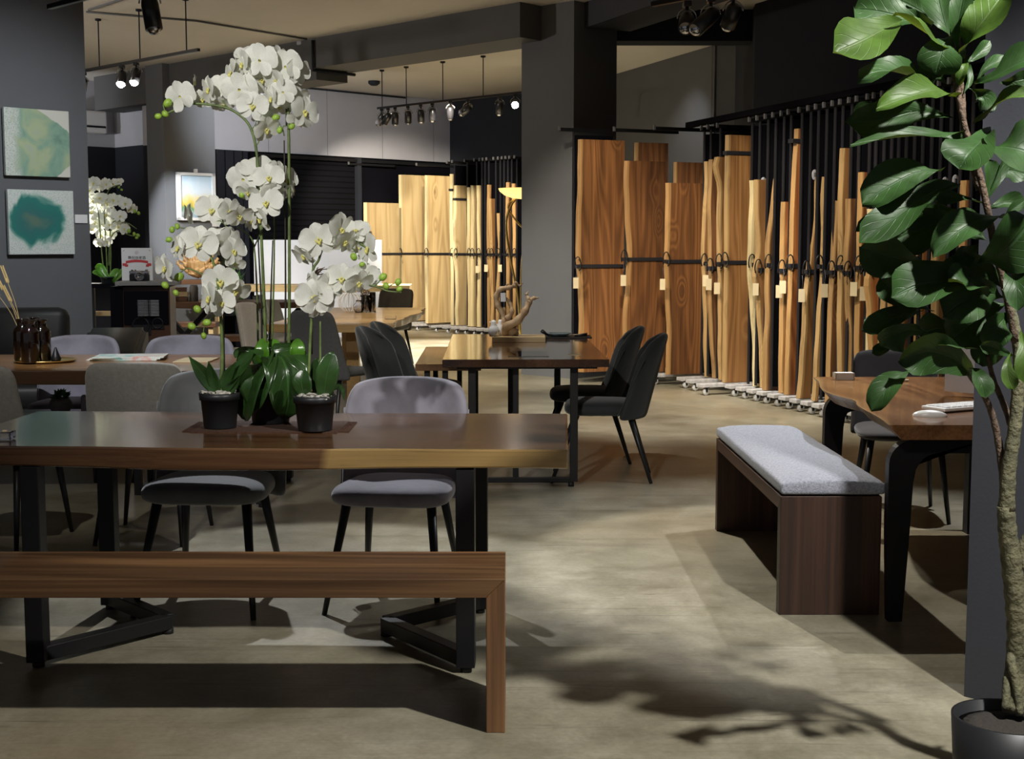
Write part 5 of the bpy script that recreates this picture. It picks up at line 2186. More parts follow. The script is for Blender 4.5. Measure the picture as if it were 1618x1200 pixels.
# ---------------------------------------------------------------- tray with dark bottles, wheat, booklet on the left table
Yb = 7.78
zT = .753
xb = PX(62, Yb)
bm = bmesh.new()
M_brass = plain('brass', (.55, .39, .14), .35, metal=.8)
lathe(bm, [(0, 0), (.155, 0), (.17, .01), (.172, .014), (.16, .006), (0, .005)], (0, 0, 0), 40)
o = link_mesh('round_tray', bm, M_brass)
o.location = (xb + .03, Yb - .02, zT)
tag(o, 'round brass tray under the dark bottles on the left table', 'tray')
M_amber, nt, b = new_mat('dark_amber_glass')
b.inputs['Base Color'].default_value = (.007, .003, .0015, 1)
b.inputs['Roughness'].default_value = .04
b.inputs['Coat Weight'].default_value = .2
b.inputs['Specular IOR Level'].default_value = .8
for px, Y, s, lb_ in ((35, 7.74, 1.0, 'dark amber bottle at the left of the tray, holding wheat stalks'), (52, 7.88, 1.0, 'dark amber bottle at the back centre of the tray'),
                      (64, 7.72, .98, 'dark amber bottle at the right of the tray'), (46, 7.62, .99, 'dark amber bottle at the front of the tray')):
    bm = bmesh.new()
    lathe(bm, [(0, 0), (.046, 0), (.052, .008), (.052, .165), (.046, .185), (.031, .198), (.031, .225), (.037, .232), (.037, .240), (.026, .240), (.025, .19), (0, .18)], (0, 0, 0), 28)
    o = link_mesh('amber_bottle', bm, M_amber)
    o.location = (PX(px, Y), Y, zT + .007)
    o.scale = (s, s, s)
    tag(o, lb_, 'bottle', 'dark bottles on the brass tray')
bm = bmesh.new()
lathe(bm, [(0, 0), (.025, 0), (.03, .015), (.022, .03), (.006, .075), (0, .08)], (PX(86, 7.72), 7.72, zT + .007), 16)
tag(link_mesh('cone_ornament', bm, M_black), 'small dark pointed ornament on the tray beside the bottles', 'ornament')
M_wheat = plain('wheat', (.55, .40, .17), .8)
t = thing('wheat_stalks', 'dry wheat ears standing in the left dark bottle', 'dried plant', (PX(35, 7.74), 7.74, zT + .18))
for i, (px, py, hx) in enumerate(((2, 452, 0), (10, 440, 0), (14, 470, 0), (-6, 462, 0))):
    top = PY(px, py, 7.72)
    base = Vector((PX(35, 7.74), 7.74, zT + .12))
    bm = bmesh.new()
    pp = smooth_path([base, base.lerp(top, .5) + Vector((.01, 0, .015)), top], 5)
    tube(bm, pp, .0018, 5)
    s_ = link_mesh('stalk', bm, M_wheat, t)
    bm = bmesh.new()
    d = (pp[-1] - pp[-4]).normalized()
    for k in range(12):
        c_ = top + d * (k * .008 - .02)
        for s in (-1, 1):
            bmesh.ops.create_icosphere(bm, subdivisions=1, radius=1, matrix=Matrix.Translation(c_ + Vector((s * .006, 0, 0))) @ Matrix.Diagonal((.0045, .0045, .009, 1)))
    link_mesh('ear', bm, M_wheat, s_)
# booklet and magnetic board on the left table
bm = bmesh.new()
m, nt, b = new_mat('printed_cover')
tc = N(nt, 'ShaderNodeTexCoord')
n1 = N(nt, 'ShaderNodeTexNoise', Scale=9.0, Detail=3.0, Distortion=1.0)
L(nt, tc.outputs['Object'], n1.inputs['Vector'])
r = ramp(nt, [(.35, (.18, .55, .52)), (.45, (.66, .78, .74)), (.55, (.78, .76, .70)), (.66, (.70, .42, .38))])
L(nt, n1.outputs['Fac'], r.inputs[0])
L(nt, r.outputs[0], b.inputs['Base Color'])
for k in range(3):
    box(bm, (PX(200, 7.95) + .01 * k, 7.95, zT + .004 + k * .007), (.40, .26, .006), rz=.06 * k)
tag(link_mesh('magazine_stack', bm, m), 'thin stack of colourful booklets lying behind the taupe chair', 'booklet')
bm = bmesh.new()
box(bm, (PX(309, 7.85), 7.85, zT + .003), (.20, .30, .005))
tag(link_mesh('menu_sheet', bm, M_card), 'pale printed sheet on the left table beside the orchid leaves', 'sheet')
bm = bmesh.new()
box(bm, (PX(-6, 4.62), 4.62, .753 + .016), (.085, .06, .03), bev=.005)
tag(link_mesh('card_box', bm, M_glass), 'clear card box at the left border on the front table', 'box')

# floor lamp with amber bowl shade
Yl = 17.0
t = thing('floor_lamp', 'brass floor lamp with glowing amber glass bowl beside the central pillar', 'lamp', (PX(826, Yl), Yl, 0))
m, nt, b = new_mat('amber_lamp_glass')
b.inputs['Base Color'].default_value = (.85, .6, .2, 1)
b.inputs['Emission Color'].default_value = (1, .66, .22, 1)
b.inputs['Emission Strength'].default_value = 1.4
zl = ZY(300, Yl)
bm = bmesh.new()
prof = [(.30, 0), (.285, -.035), (.22, -.085), (.12, -.12), (0, -.13)]
lathe(bm, prof, PY(826, 298, Yl), 32)
link_mesh('glass_shade', bm, m, t)
bm = bmesh.new()
tube(bm, smooth_path([PY(822, 532, Yl), PY(818, 470, Yl), PY(805, 400, Yl), PY(800, 350, Yl), PY(812, 318, Yl), PY(828, 310, Yl)], 6), .014, 8)
tube(bm, smooth_path([PY(824, 532, Yl + .03), PY(823, 450, Yl + .03), PY(826, 400, Yl + .03), PY(836, 372, Yl + .03), PY(818, 352, Yl + .03), PY(803, 325, Yl + .03), PY(828, 308, Yl)], 6), .012, 8)
link_mesh('stem', bm, M_brass, t)
bm = bmesh.new()
q = PY(824, 532, Yl)
tube(bm, [q, (q.x, q.y, .03)], .016, 8)
lathe(bm, [(0, 0), (.16, 0), (.15, .025), (.03, .04), (0, .04)], (q.x, q.y, 0), 24)
link_mesh('base', bm, M_brass, t)
# ---------------------------------------------------------------- plants
M_petal, nt, b = new_mat('orchid_petal')
b.inputs['Roughness'].default_value = .55
b.inputs['Subsurface Weight'].default_value = .0
b.inputs['Base Color'].default_value = (.74, .75, .68, 1)
tr = N(nt, 'ShaderNodeBsdfTranslucent')
tr.inputs[0].default_value = (.72, .74, .62, 1)
mx = N(nt, 'ShaderNodeMixShader')
mx.inputs[0].default_value = .28
L(nt, b.outputs[0], mx.inputs[1])
L(nt, tr.outputs[0], mx.inputs[2])
L(nt, mx.outputs[0], nt.nodes['Material Output'].inputs[0])
tc = N(nt, 'ShaderNodeTexCoord')
n1 = N(nt, 'ShaderNodeTexNoise', Scale=40.0, Detail=3.0)
L(nt, tc.outputs['Object'], n1.inputs['Vector'])
r = ramp(nt, [(.3, (.74, .75, .66)), (.65, (.86, .87, .82))])
L(nt, n1.outputs['Fac'], r.inputs[0])
L(nt, r.outputs[0], b.inputs['Base Color'])
M_lip = plain('orchid_lip', (.62, .58, .16), .5, var=.3, vscale=120)
M_bud = plain('orchid_bud', (.26, .42, .05), .45, var=.25, vscale=60)
M_ostem = plain('orchid_stem', (.11, .16, .045), .5, var=.35, vscale=30)
M_stake = plain('dark_stake', (.012, .014, .010), .5)


def leaf_mat(name, top, under, vein, rough=.32, trans=.25, spec=.5):
    m, nt, b = new_mat(name)
    uv = N(nt, 'ShaderNodeUVMap')
    sp = N(nt, 'ShaderNodeSeparateXYZ')
    L(nt, uv.outputs[0], sp.inputs[0])
    u, v = sp.outputs['X'], sp.outputs['Y']
    au = mth(nt, 'ABSOLUTE', u)
    # side veins sweep forward
    ph = mth(nt, 'SUBTRACT', mth(nt, 'MULTIPLY', v, 7.0), mth(nt, 'MULTIPLY', au, 2.4))
    fr_ = mth(nt, 'ABSOLUTE', mth(nt, 'SUBTRACT', mth(nt, 'FRACT', ph), .5))
    side = N(nt, 'ShaderNodeMapRange')
    side.inputs['From Min'].default_value = .06
    side.inputs['From Max'].default_value = .0
    L(nt, fr_, side.inputs['Value'])
    mid = N(nt, 'ShaderNodeMapRange')
    mid.inputs['From Min'].default_value = .07
    mid.inputs['From Max'].default_value = .02
    L(nt, au, mid.inputs['Value'])
    vn = mth(nt, 'MAXIMUM', mid.outputs[0], mth(nt, 'MULTIPLY', side.outputs[0], .35))
    tc = N(nt, 'ShaderNodeTexCoord')
    n1 = N(nt, 'ShaderNodeTexNoise', Scale=14.0, Detail=5.0)
    L(nt, tc.outputs['Object'], n1.inputs['Vector'])
    r = ramp(nt, [(.3, tuple(c * .7 for c in top)), (.7, tuple(c * 1.35 for c in top))])
    L(nt, n1.outputs['Fac'], r.inputs[0])
    geo = N(nt, 'ShaderNodeNewGeometry')
    base = mixc(nt, geo.outputs['Backfacing'], r.outputs[0], under)
    base = mixc(nt, mth(nt, 'MULTIPLY', vn, .55), base, vein)
    L(nt, base, b.inputs['Base Color'])
    b.inputs['Roughness'].default_value = rough
    b.inputs['Specular IOR Level'].default_value = spec
    bp = N(nt, 'ShaderNodeBump', Strength=.5, Distance=.004)
    L(nt, mth(nt, 'SUBTRACT', n1.outputs['Fac'], mth(nt, 'MULTIPLY', vn, .8)), bp.inputs['Height'])
    L(nt, bp.outputs[0], b.inputs['Normal'])
    tr = N(nt, 'ShaderNodeBsdfTranslucent')
    tr.inputs[0].default_value = (top[0] * 2.2 + .02, top[1] * 1.9, top[2] * .8, 1)
    mx = N(nt, 'ShaderNodeMixShader')
    mx.inputs[0].default_value = trans
    L(nt, b.outputs[0], mx.inputs[1])
    L(nt, tr.outputs[0], mx.inputs[2])
    L(nt, mx.outputs[0], nt.nodes['Material Output'].inputs[0])
    return m


M_oleaf = leaf_mat('orchid_leaf', (.026, .068, .015), (.055, .12, .03), (.05, .14, .03), .25, .12, .6)
M_oleafb = leaf_mat('orchid_leaf_young', (.085, .24, .020), (.09, .2, .03), (.10, .26, .03), .25, .25, .6)
M_fleaf = leaf_mat('fiddle_leaf', (.019, .050, .011), (.036, .062, .020), (.04, .08, .035), .48, .16, .3)
M_fleaf_lit = leaf_mat('fiddle_leaf_lit', (.044, .088, .012), (.050, .075, .024), (.09, .13, .05), .48, .22, .3)  # lit copy: brightness of the leaves in the light put into the colour
M_bark = plain('plant_bark', (.105, .100, .055), .8, bump=.8, bscale=70, var=.4, vscale=30)
M_twigd = plain('plant_twig', (.085, .055, .035), .8, bump=.8, bscale=90, var=.4, vscale=40)
M_pot = plain('black_pot', (.014, .015, .017), .42)
M_soil = plain('soil', (.03, .025, .02), .95, bump=1, bscale=60)


def leaf_mesh(pts, width, nrm, shape='fiddle', wav=0.0, fold=.12, seed=0, nu=8, nv=14):
    """blade swept along pts (3-D midrib), width in metres, nrm = facing of the upper side"""
    rnd = random.Random(seed)
    P = smooth_path(pts, max(2, nv // (len(pts) - 1)))
    n = len(P) - 1
    bm = bmesh.new()
    uvl = bm.loops.layers.uv.new('UVMap')
    ph = rnd.uniform(0, 6)
    rows = []
    for j, p in enumerate(P):
        v = j / n
        t = (P[min(j + 1, n)] - P[max(j - 1, 0)]).normalized()
        nn = (nrm - t * nrm.dot(t))
        if nn.length < .05:
            nn = t.orthogonal()
        nn.normalize()
        s = t.cross(nn)
        if shape == 'fiddle':      # narrow waist near the stalk, broad rounded end
            w_ = (.10 + .60 * math.sin(math.pi * min(1, v * .62 + .02)) ** 1.2 + .38 * math.exp(-((v - .66) / .24) ** 2))
            w_ *= (1 - max(0, (v - .80) / .20) ** 2.4) ** .5 if v > .8 else 1
            w_ *= min(1, .12 + v * 4)
        elif shape == 'oval':
            w_ = math.sin(math.pi * min(1, max(0, v * .94 + .05))) ** .62
        else:                      # strap, pointed
            w_ = (math.sin(math.pi * min(1, v * .80 + .12)) ** .8) * (1 - v ** 6)
        w_ = max(w_, .015) * width / 2
        row = []
        for i in range(nu + 1):
            u = i / nu * 2 - 1
            off = nn * (fold * w_ * 1.3 * abs(u) ** 1.2 + wav * width * .5 * math.sin(v * 8.5 + ph + (1.5 if u > 0 else 0)) * u * u)
            row.append((bm.verts.new(p + s * (u * w_) + off), u, v))
        rows.append(row)
    for j in range(n):
        for i in range(nu):
            q = (rows[j][i], rows[j][i + 1], rows[j + 1][i + 1], rows[j + 1][i])
            f = bm.faces.new([a[0] for a in q])
            f.smooth = True
            for lp, a in zip(f.loops, q):
                lp[uvl].uv = (a[1], a[2])
    return bm


def add_leaf(parent, pts, width, nrm, mat, **kw):
    bm = leaf_mesh(pts, width, Vector(nrm).normalized(), **kw)
    o = link_mesh('leaf', bm, mat, parent)
    m = o.modifiers.new('solid', 'SOLIDIFY')
    m.thickness = .0012
    m.offset = -1
    # two sided colour needs plain sheets; keep a hair of thickness only for orchids
    if mat in (M_fleaf, M_fleaf_lit):
        o.modifiers.remove(m)
    return o


# ---- one orchid flower, facing -y, z up, ~1 unit wide
def petal(bm, ang, ln, wd, cup, tw, base=.04):
    rows = []
    d = Vector((math.sin(ang), 0, math.cos(ang)))
    s = Vector((math.cos(ang), 0, -math.sin(ang)))
    for j in range(9):
        v = j / 8
        w_ = wd / 2 * (max(.02, 1 - ((v - .56) / .445) ** 2) ** .5 if v > .56 else .22 + .78 * math.sin(math.pi / 2 * v / .56))
        c = d * (base + ln * v) + Vector((0, -cup * math.sin(v * 2.2) * ln + tw * v * v * ln, 0))
        row = []
        for i in range(7):
            u = i / 6 * 2 - 1
            row.append(bm.verts.new(c + s * (u * w_) + Vector((0, -.16 * w_ * (u * u) + .03 * ln * math.sin(u * 5 + v * 6) * v, 0))))
        rows.append(row)
    for j in range(8):
        for i in range(6):
            f = bm.faces.new((rows[j][i], rows[j][i + 1], rows[j + 1][i + 1], rows[j + 1][i]))
            f.smooth = True


def flower_meshes(seed):
    rnd = random.Random(seed)
    j = lambda a: rnd.uniform(-a, a)
    bm = bmesh.new()
    petal(bm, j(.1), .47, .40, .05 + j(.04), .10 + j(.08))
    for s in (-1, 1):
        petal(bm, s * (1.32 + j(.12)), .52, .66, .10 + j(.05), .06 + j(.12))
        petal(bm, s * (2.45 + j(.12)), .46, .38, .04 + j(.04), .12 + j(.1))
    bmesh.ops.translate(bm, verts=bm.verts, vec=(0, 0, 0))
    me = bpy.data.meshes.new('flower')
    bm.to_mesh(me)
    bm.free()
    me.materials.append(M_petal)
    bm = bmesh.new()
    for s in (-1, 1):
        bmesh.ops.create_icosphere(bm, subdivisions=2, radius=1, matrix=Matrix.Translation((s * .055, -.07, -.02)) @ Matrix.Rotation(s * .5, 4, 'Y') @ Matrix.Diagonal((.035, .03, .07, 1)))
    bmesh.ops.create_icosphere(bm, subdivisions=2, radius=1, matrix=Matrix.Translation((0, -.09, -.08)) @ Matrix.Diagonal((.045, .06, .07, 1)))
    bmesh.ops.create_icosphere(bm, subdivisions=2, radius=1, matrix=Matrix.Translation((0, -.05, .04)) @ Matrix.Diagonal((.03, .04, .04, 1)))
    for f in bm.faces:
        f.smooth = True
    ml = bpy.data.meshes.new('lip')
    bm.to_mesh(ml)
    bm.free()
    ml.materials.append(M_lip)
    return me, ml


FLW = [flower_meshes(s) for s in range(4)]
FACE = {'f': (0, -1, .0), 'l': (-.8, -.6, .0), 'r': (.8, -.6, .0), 'd': (0, -.7, -.7), 'u': (0, -.7, .6), 'L': (-1, .1, 0), 'R': (1, .1, 0), 'b': (.2, 1, .1), 'ld': (-.6, -.6, -.5), 'rd': (.6, -.6, -.5)}


def add_flower(parent, px, py, Y, size_px, face, roll=0.0, seed=0):
    rnd = random.Random(int(px * 7 + py * 3 + seed))
    d = (Vector(FACE[face]) + Vector((rnd.uniform(-.18, .18), 0, rnd.uniform(-.15, .15)))).normalized()
    me, ml = FLW[rnd.randrange(4)]
    o = bpy.data.objects.new('flower', me)
    COL.objects.link(o)
    size = size_px / F * Y * 1.0
    y_ax = -d
    x_ax = Vector((0, 0, 1)).cross(y_ax)
    x_ax = x_ax.normalized() * -1 if False else y_ax.cross(Vector((0, 0, 1))).normalized()
    z_ax = x_ax.cross(y_ax).normalized()
    Mr = Matrix((x_ax, y_ax, z_ax)).transposed().to_4x4() @ Matrix.Rotation(roll + rnd.uniform(-.3, .3), 4, 'Y')
    Mr = Matrix.Translation(PY(px, py, Y)) @ Mr @ Matrix.Scale(size, 4)
    o.matrix_basis = Mr
    attach(o, parent)
    q = bpy.data.objects.new('lip', ml)
    COL.objects.link(q)
    q.parent = o
    return o


def add_bud(parent, px, py, Y, size_px):
    bm = bmesh.new()
    s = size_px / F * Y / 2
    bmesh.ops.create_icosphere(bm, subdivisions=2, radius=1, matrix=Matrix.Translation(PY(px, py, Y)) @ Matrix.Rotation(px * .37, 4, 'Y') @ Matrix.Diagonal((s * .92, s * .9, s * 1.12, 1)))
    return link_mesh('bud', bm, M_bud, parent, smooth=True)


def add_stem(parent, pts, Y, r, mat=None, name='stem', nn=5):
    bm = bmesh.new()
    pp = smooth_path([PY(p[0], p[1], Y + (p[2] if len(p) > 2 else 0)) for p in pts], nn)
    rr = [r * (1 - .45 * k / (len(pp) - 1)) for k in range(len(pp))]
    tube(bm, pp, rr, 7)
    return link_mesh(name, bm, mat or M_ostem, parent)


def pot(parent, c, r, h):
    bm = bmesh.new()
    lathe(bm, [(0, 0), (r * .78, 0), (r * .80, .004), (r * .93, h * .80), (r * 1.0, h * .80), (r * 1.02, h), (r * .94, h), (r * .90, h * .86), (0, h * .85)], c, 32)
    return link_mesh('pot', bm, M_pot, parent)


def moss(parent, c, r, seed):
    bm = bmesh.new()
    rnd = random.Random(seed)
    for k in range(46):
        a, q = rnd.uniform(0, 6.28), r * math.sqrt(rnd.random())
        p = Vector(c) + Vector((q * math.cos(a), q * math.sin(a), rnd.uniform(-.004, .012)))
        s = rnd.uniform(.012, .024)
        M_ = Matrix.Translation(p) @ Matrix.Rotation(rnd.uniform(0, 6), 4, 'Z') @ Matrix.Rotation(rnd.uniform(-.7, .7), 4, 'X')
        bmesh.ops.create_icosphere(bm, subdivisions=1, radius=1, matrix=M_ @ Matrix.Diagonal((s, s * .6, .005, 1)))
    o = link_mesh('packing_moss', bm, M_moss, parent)
    o['kind'] = 'stuff'
    return o


M_moss = plain('pale_moss', (.42, .40, .35), .9, var=.4, vscale=50)
ZTB = .7522
YO = 4.93
# runner mat
bm = bmesh.new()
box(bm, (PX(424, 4.92), 4.95, ZTB + .002), (.52, .30, .004), rz=R_(-1.6))
for k in range(26):
    y = 4.82 + k * .0105
    for s in (-1, 1):
        x = PX(424, 4.92) + s * .26
        box(bm, (x + s * .016, y, ZTB + .002), (.04, .0025, .002), rz=R_(-1.6) + (k % 3 - 1) * .1)
M_mat = plain('woven_mat', (.085, .040, .024), .9, bump=.8, bscale=300, var=.3, vscale=200)
tag(link_mesh('woven_mat', bm, M_mat), 'dark fringed woven mat under the three orchid pots', 'mat')
GO = 'potted white orchids on the front table'
ZM = ZTB + .0045
# left orchid
C1 = PZ(348, 676, ZM)
Y1 = C1.y
O1 = thing('potted_orchid', 'white orchid in the left black pot on the front table', 'orchid', C1, 0, GO)
pot(O1, C1, .072, .128)
moss(O1, C1 + Vector((0, 0, .122)), .058, 1)
for pts, w_, sh, nr in (([(346, 624), (325, 596), (298, 563)], 24, 'strap', (-.5, -.6, .8)), ([(344, 626), (337, 598), (329, 571)], 20, 'strap', (-.2, -.9, .3)),
                        ([(349, 626), (358, 598), (374, 571)], 17, 'strap', (.3, -.9, .4)), ([(350, 624), (375, 588), (405, 560), (412, 566)], 26, 'strap', (.3, -.7, .8)),
                        ([(352, 626), (366, 610), (380, 592)], 18, 'strap', (.6, -.6, .5))):
    add_leaf(O1, [PY(x, y, Y1 - .01 * i * i) for i, (x, y) in enumerate(pts)], w_ / F * Y1, nr, M_oleaf, shape=sh, fold=.25, seed=w_)
add_stem(O1, [(348, 624), (351, 570), (350, 520), (347, 480, -.02), (343, 440, -.03), (335, 410, -.03), (322, 385, -.02)], Y1, .0075)
add_stem(O1, [(355, 624, .015), (354, 560, .015), (353, 500, .015), (350, 420, .01), (346, 380, 0)], Y1, .0035, M_stake, 'support_stake')
add_stem(O1, [(347, 450), (330, 440), (300, 425), (286, 430), (272, 445, -.01)], Y1 - .01, .0035)
add_stem(O1, [(345, 500), (338, 500), (326, 510), (316, 516), (303, 516)], Y1 - .02, .003)
add_stem(O1, [(326, 508), (322, 520), (322, 530)], Y1 - .02, .0025)
add_stem(O1, [(350, 430), (348, 395), (330, 372), (300, 362), (280, 360)], Y1 + .03, .0035)
add_stem(O1, [(350, 430), (356, 400), (362, 370), (350, 350), (336, 352)], Y1 + .03, .0035)
for f in ((300, 340, .02, 36, 'L'), (335, 333, .03, 50, 'f'), (362, 335, .02, 44, 'r'), (378, 342, .0, 42, 'rd'), (283, 392, -.02, 44, 'l'), (314, 386, -.04, 58, 'f'), (334, 388, -.01, 46, 'rd'),
          (344, 376, .03, 40, 'u'), (362, 378, .02, 40, 'r'), (368, 398, -.03, 46, 'r'), (372, 416, -.01, 30, 'd'), (262, 424, -.05, 46, 'l'), (349, 446, -.03, 56, 'f'), (332, 472, -.07, 54, 'l'), (372, 460, -.02, 46, 'rd'), (350, 480, -.05, 44, 'f')):
    add_flower(O1, f[0], f[1], Y1 + f[2], f[3], f[4])
for x, y, s in ((280, 358, 9), (272, 363, 10), (267, 379, 10), (283, 438, 15), (261, 451, 12), (278, 463, 10), (312, 489, 13), (303, 516, 13), (327, 510, 13), (322, 531, 10)):
    add_bud(O1, x, y, Y1 - .02, s)
# right orchid
C3 = PZ(498, 680, ZM)
Y3 = C3.y
O3 = thing('potted_orchid', 'white orchid in the right black pot on the front table', 'orchid', C3, 0, GO)
pot(O3, C3, .075, .125)
moss(O3, C3 + Vector((0, 0, .119)), .060, 3)
add_leaf(O3, [PY(x, y, Y3 - .02 - d) for x, y, d in ((511, 632, 0), (517, 590, .02), (525, 556, .01))], 36 / F * Y3, (.15, -1, .15), M_oleaf, shape='oval', fold=.12, seed=31)
add_leaf(O3, [PY(x, y, Y3 - .02 - d) for x, y, d in ((482, 628, 0), (477, 605, .02), (480, 584, .01))], 34 / F * Y3, (-.2, -1, .2), M_oleaf, shape='oval', fold=.1, seed=32)
add_leaf(O3, [PY(x, y, Y3 + .02) for x, y in ((500, 626), (499, 590), (500, 566))], 20 / F * Y3, (-.2, -.8, .6), M_oleaf, shape='oval', fold=.1, seed=33)
add_leaf(O3, [PY(x, y, Y3 + .05) for x, y in ((524, 615), (538, 612), (545, 634))], 12 / F * Y3, (.6, -.4, .6), M_oleaf, shape='strap', fold=.1, seed=34)
add_stem(O3, [(505, 624), (506, 580), (506, 540), (506, 508)], Y3, .0055)
add_stem(O3, [(486, 624), (488, 590), (490, 540), (493, 490), (494, 450), (495, 425), (503, 412), (508, 398), (516, 382), (540, 372), (565, 382), (592, 402)], Y3, .006)
add_stem(O3, [(493, 560, .02), (493, 500, .02), (494, 450, .02), (494, 400, .02)], Y3, .0035, M_stake, 'support_stake')
add_stem(O3, [(494, 450), (510, 446), (535, 442), (560, 446), (590, 452), (612, 460), (634, 462)], Y3 - .02, .0045)
add_stem(O3, [(556, 392), (562, 398), (560, 406)], Y3 - .01, .0025)
add_stem(O3, [(592, 452), (600, 444), (604, 438)], Y3 - .02, .0025)
add_stem(O3, [(598, 454), (612, 453), (628, 446)], Y3 - .02, .0025)
for f in ((480, 404, .0, 42, 'ld'), (487, 388, .03, 34, 'l'), (503, 380, -.02, 56, 'f'), (516, 378, .02, 44, 'l'), (538, 364, 0, 56, 'r'), (545, 382, -.03, 44, 'rd'), (562, 366, .01, 44, 'u'), (574, 378, .02, 36, 'r'), (582, 394, -.01, 52, 'l'),
          (566, 388, .03, 40, 'd'), (496, 448, -.02, 40, 'l'), (518, 455, -.03, 50, 'r'), (540, 441, -.02, 50, 'f'), (566, 447, -.05, 48, 'rd'), (577, 436, 0, 44, 'f'), (590, 440, .02, 34, 'r'), (497, 470, -.05, 58, 'f'), (505, 482, -.03, 50, 'rd')):
    add_flower(O3, f[0], f[1], Y3 + f[2], f[3], f[4])
for x, y, s in ((559, 406, 12), (572, 418, 9), (605, 438, 13), (610, 452, 11), (629, 446, 11), (631, 457, 10)):
    add_bud(O3, x, y, Y3 - .02, s)
rnd = random.Random(77)
bm = bmesh.new()
for k in range(14):
    q = PY(497 + rnd.uniform(-4, 4), 434 + rnd.uniform(-3, 3), Y3)
    e = PY(505 + rnd.uniform(-22, 22), 432 + rnd.uniform(-11, 11), Y3 + rnd.uniform(-.02, .02))
    tube(bm, [q, (q + e) / 2 + Vector((0, 0, .008)), e], [.0022, .002, .001], 4)
link_mesh('aerial_roots', bm, M_twigd, O3)
# middle orchid, tallest
C2_ = PZ(428, 668, ZM)
Y2 = C2_.y
O2 = thing('potted_orchid', 'tallest white orchid in the middle with big drooping leaves', 'orchid', C2_, 0, GO)
pot(O2, C2_, .085, .15)
bm = bmesh.new()
bmesh.ops.create_uvsphere(bm, u_segments=18, v_segments=10, radius=1, matrix=Matrix.Translation(C2_ + Vector((0, 0, .155))) @ Matrix.Diagonal((.08, .08, .04, 1)))
o = link_mesh('soil', bm, M_soil, O2)
for pts, w_, nr, mt_ in (
        ([(423, 588, 0), (408, 575, -.07), (392, 600, -.12), (386, 640, -.11), (386, 664, -.09)], 84, (-.5, -.7, .5), M_oleaf),
        ([(424, 584, -.02), (412, 578, -.10), (404, 610, -.15), (402, 650, -.13)], 66, (-.3, -.8, .5), M_oleaf),
        ([(426, 582, 0), (440, 562, -.07), (452, 585, -.13), (455, 630, -.13), (450, 662, -.1)], 74, (.4, -.8, .4), M_oleaf),
        ([(430, 580, 0), (450, 560, -.02), (466, 575, -.06), (468, 620, -.07)], 54, (.5, -.6, .6), M_oleaf),
        ([(424, 580, .02), (402, 568, .02), (385, 565, 0), (374, 585, -.02)], 28, (-.4, -.5, .9), M_oleaf),
        ([(428, 578, .02), (450, 553, 0), (472, 560, -.03), (484, 572, -.04)], 30, (.1, -.6, .9), M_oleaf),
        ([(458, 592, -.02), (470, 585, -.07), (486, 560, -.07)], 26, (-.3, -.7, .7), M_oleaf),
        ([(413, 576, -.06), (414, 556, -.09), (414, 535, -.07)], 24, (-.1, -1, .1), M_oleafb),
        ([(468, 574, -.06), (470, 554, -.08), (470, 535, -.06)], 24, (.1, -1, .1), M_oleafb),
        ([(420, 565, .05), (430, 545, .05), (442, 548, .04)], 20, (0, -.8, .6), M_oleafb),
        ([(420, 568, .05), (408, 558, .06), (380, 556, .06), (372, 566, .05)], 22, (0, -.6, .8), M_oleaf),
        ([(445, 565, .05), (460, 545, .07), (475, 548, .08)], 22, (0, -.6, .8), M_oleaf)):
    add_leaf(O2, [PY(x, y, Y2 + d) for x, y, d in pts], w_ / F * Y2, nr, mt_, shape='oval', fold=.18 if w_ > 30 else .1, seed=w_)
bm = bmesh.new()
for k in range(9):
    a = PY(425 + k * .8, 585, Y2 - .10)
    e = PY(422 + k * 3 + rnd.uniform(-2, 2), 605 + rnd.uniform(0, 20), Y2 - .13)
    tube(bm, smooth_path([a, a.lerp(e, .5) + Vector((.004, -.01, .004)), e], 3), .0016, 4)
link_mesh('aerial_roots', bm, M_ostem, O2)
add_stem(O2, [(420, 580), (419, 520), (417, 470), (414, 400), (411, 330), (408, 270), (404, 232), (397, 205), (385, 187), (362, 172), (335, 166), (305, 164), (285, 170), (262, 180), (250, 184)], Y2, .0065)
add_stem(O2, [(456, 580), (457, 500), (457, 400), (457, 300), (456, 200), (454, 160), (448, 128), (435, 113), (415, 113), (392, 122)], Y2 + .03, .0065)
add_stem(O2, [(408, 575), (407, 500), (405, 440), (402, 395), (396, 375), (380, 362), (372, 356)], Y2 + .05, .004)
add_stem(O2, [(402, 390), (410, 372), (414, 362)], Y2 + .05, .003)
add_stem(O2, [(429, 575), (431, 500), (433, 420), (433, 350), (430, 310), (426, 290)], Y2 + .06, .004)
for pts in ([(451, 575, .02), (451, 400, .02), (449, 222, .02)], [(414, 575, .01), (413, 480, .0), (408, 380, .0), (405, 250, .0)], [(425, 575, .06), (428, 470, .06), (431, 380, .06)], [(453, 200, .03), (452, 150, .03)]):
    add_stem(O2, pts, Y2, .0042, M_stake, 'support_stake')
for pts in ([(404, 232), (410, 222), (417, 210)], [(397, 205), (404, 196), (406, 180)], [(362, 172), (352, 160), (346, 150)], [(385, 187), (383, 178), (388, 165)], [(262, 180), (258, 165), (265, 161)],
            [(448, 208), (444, 200), (437, 187)], [(449, 215), (447, 200), (456, 200), (461, 200)], [(410, 318), (398, 312), (385, 308)], [(410, 320), (403, 318), (400, 316)]):
    add_stem(O2, pts, Y2, .0025)
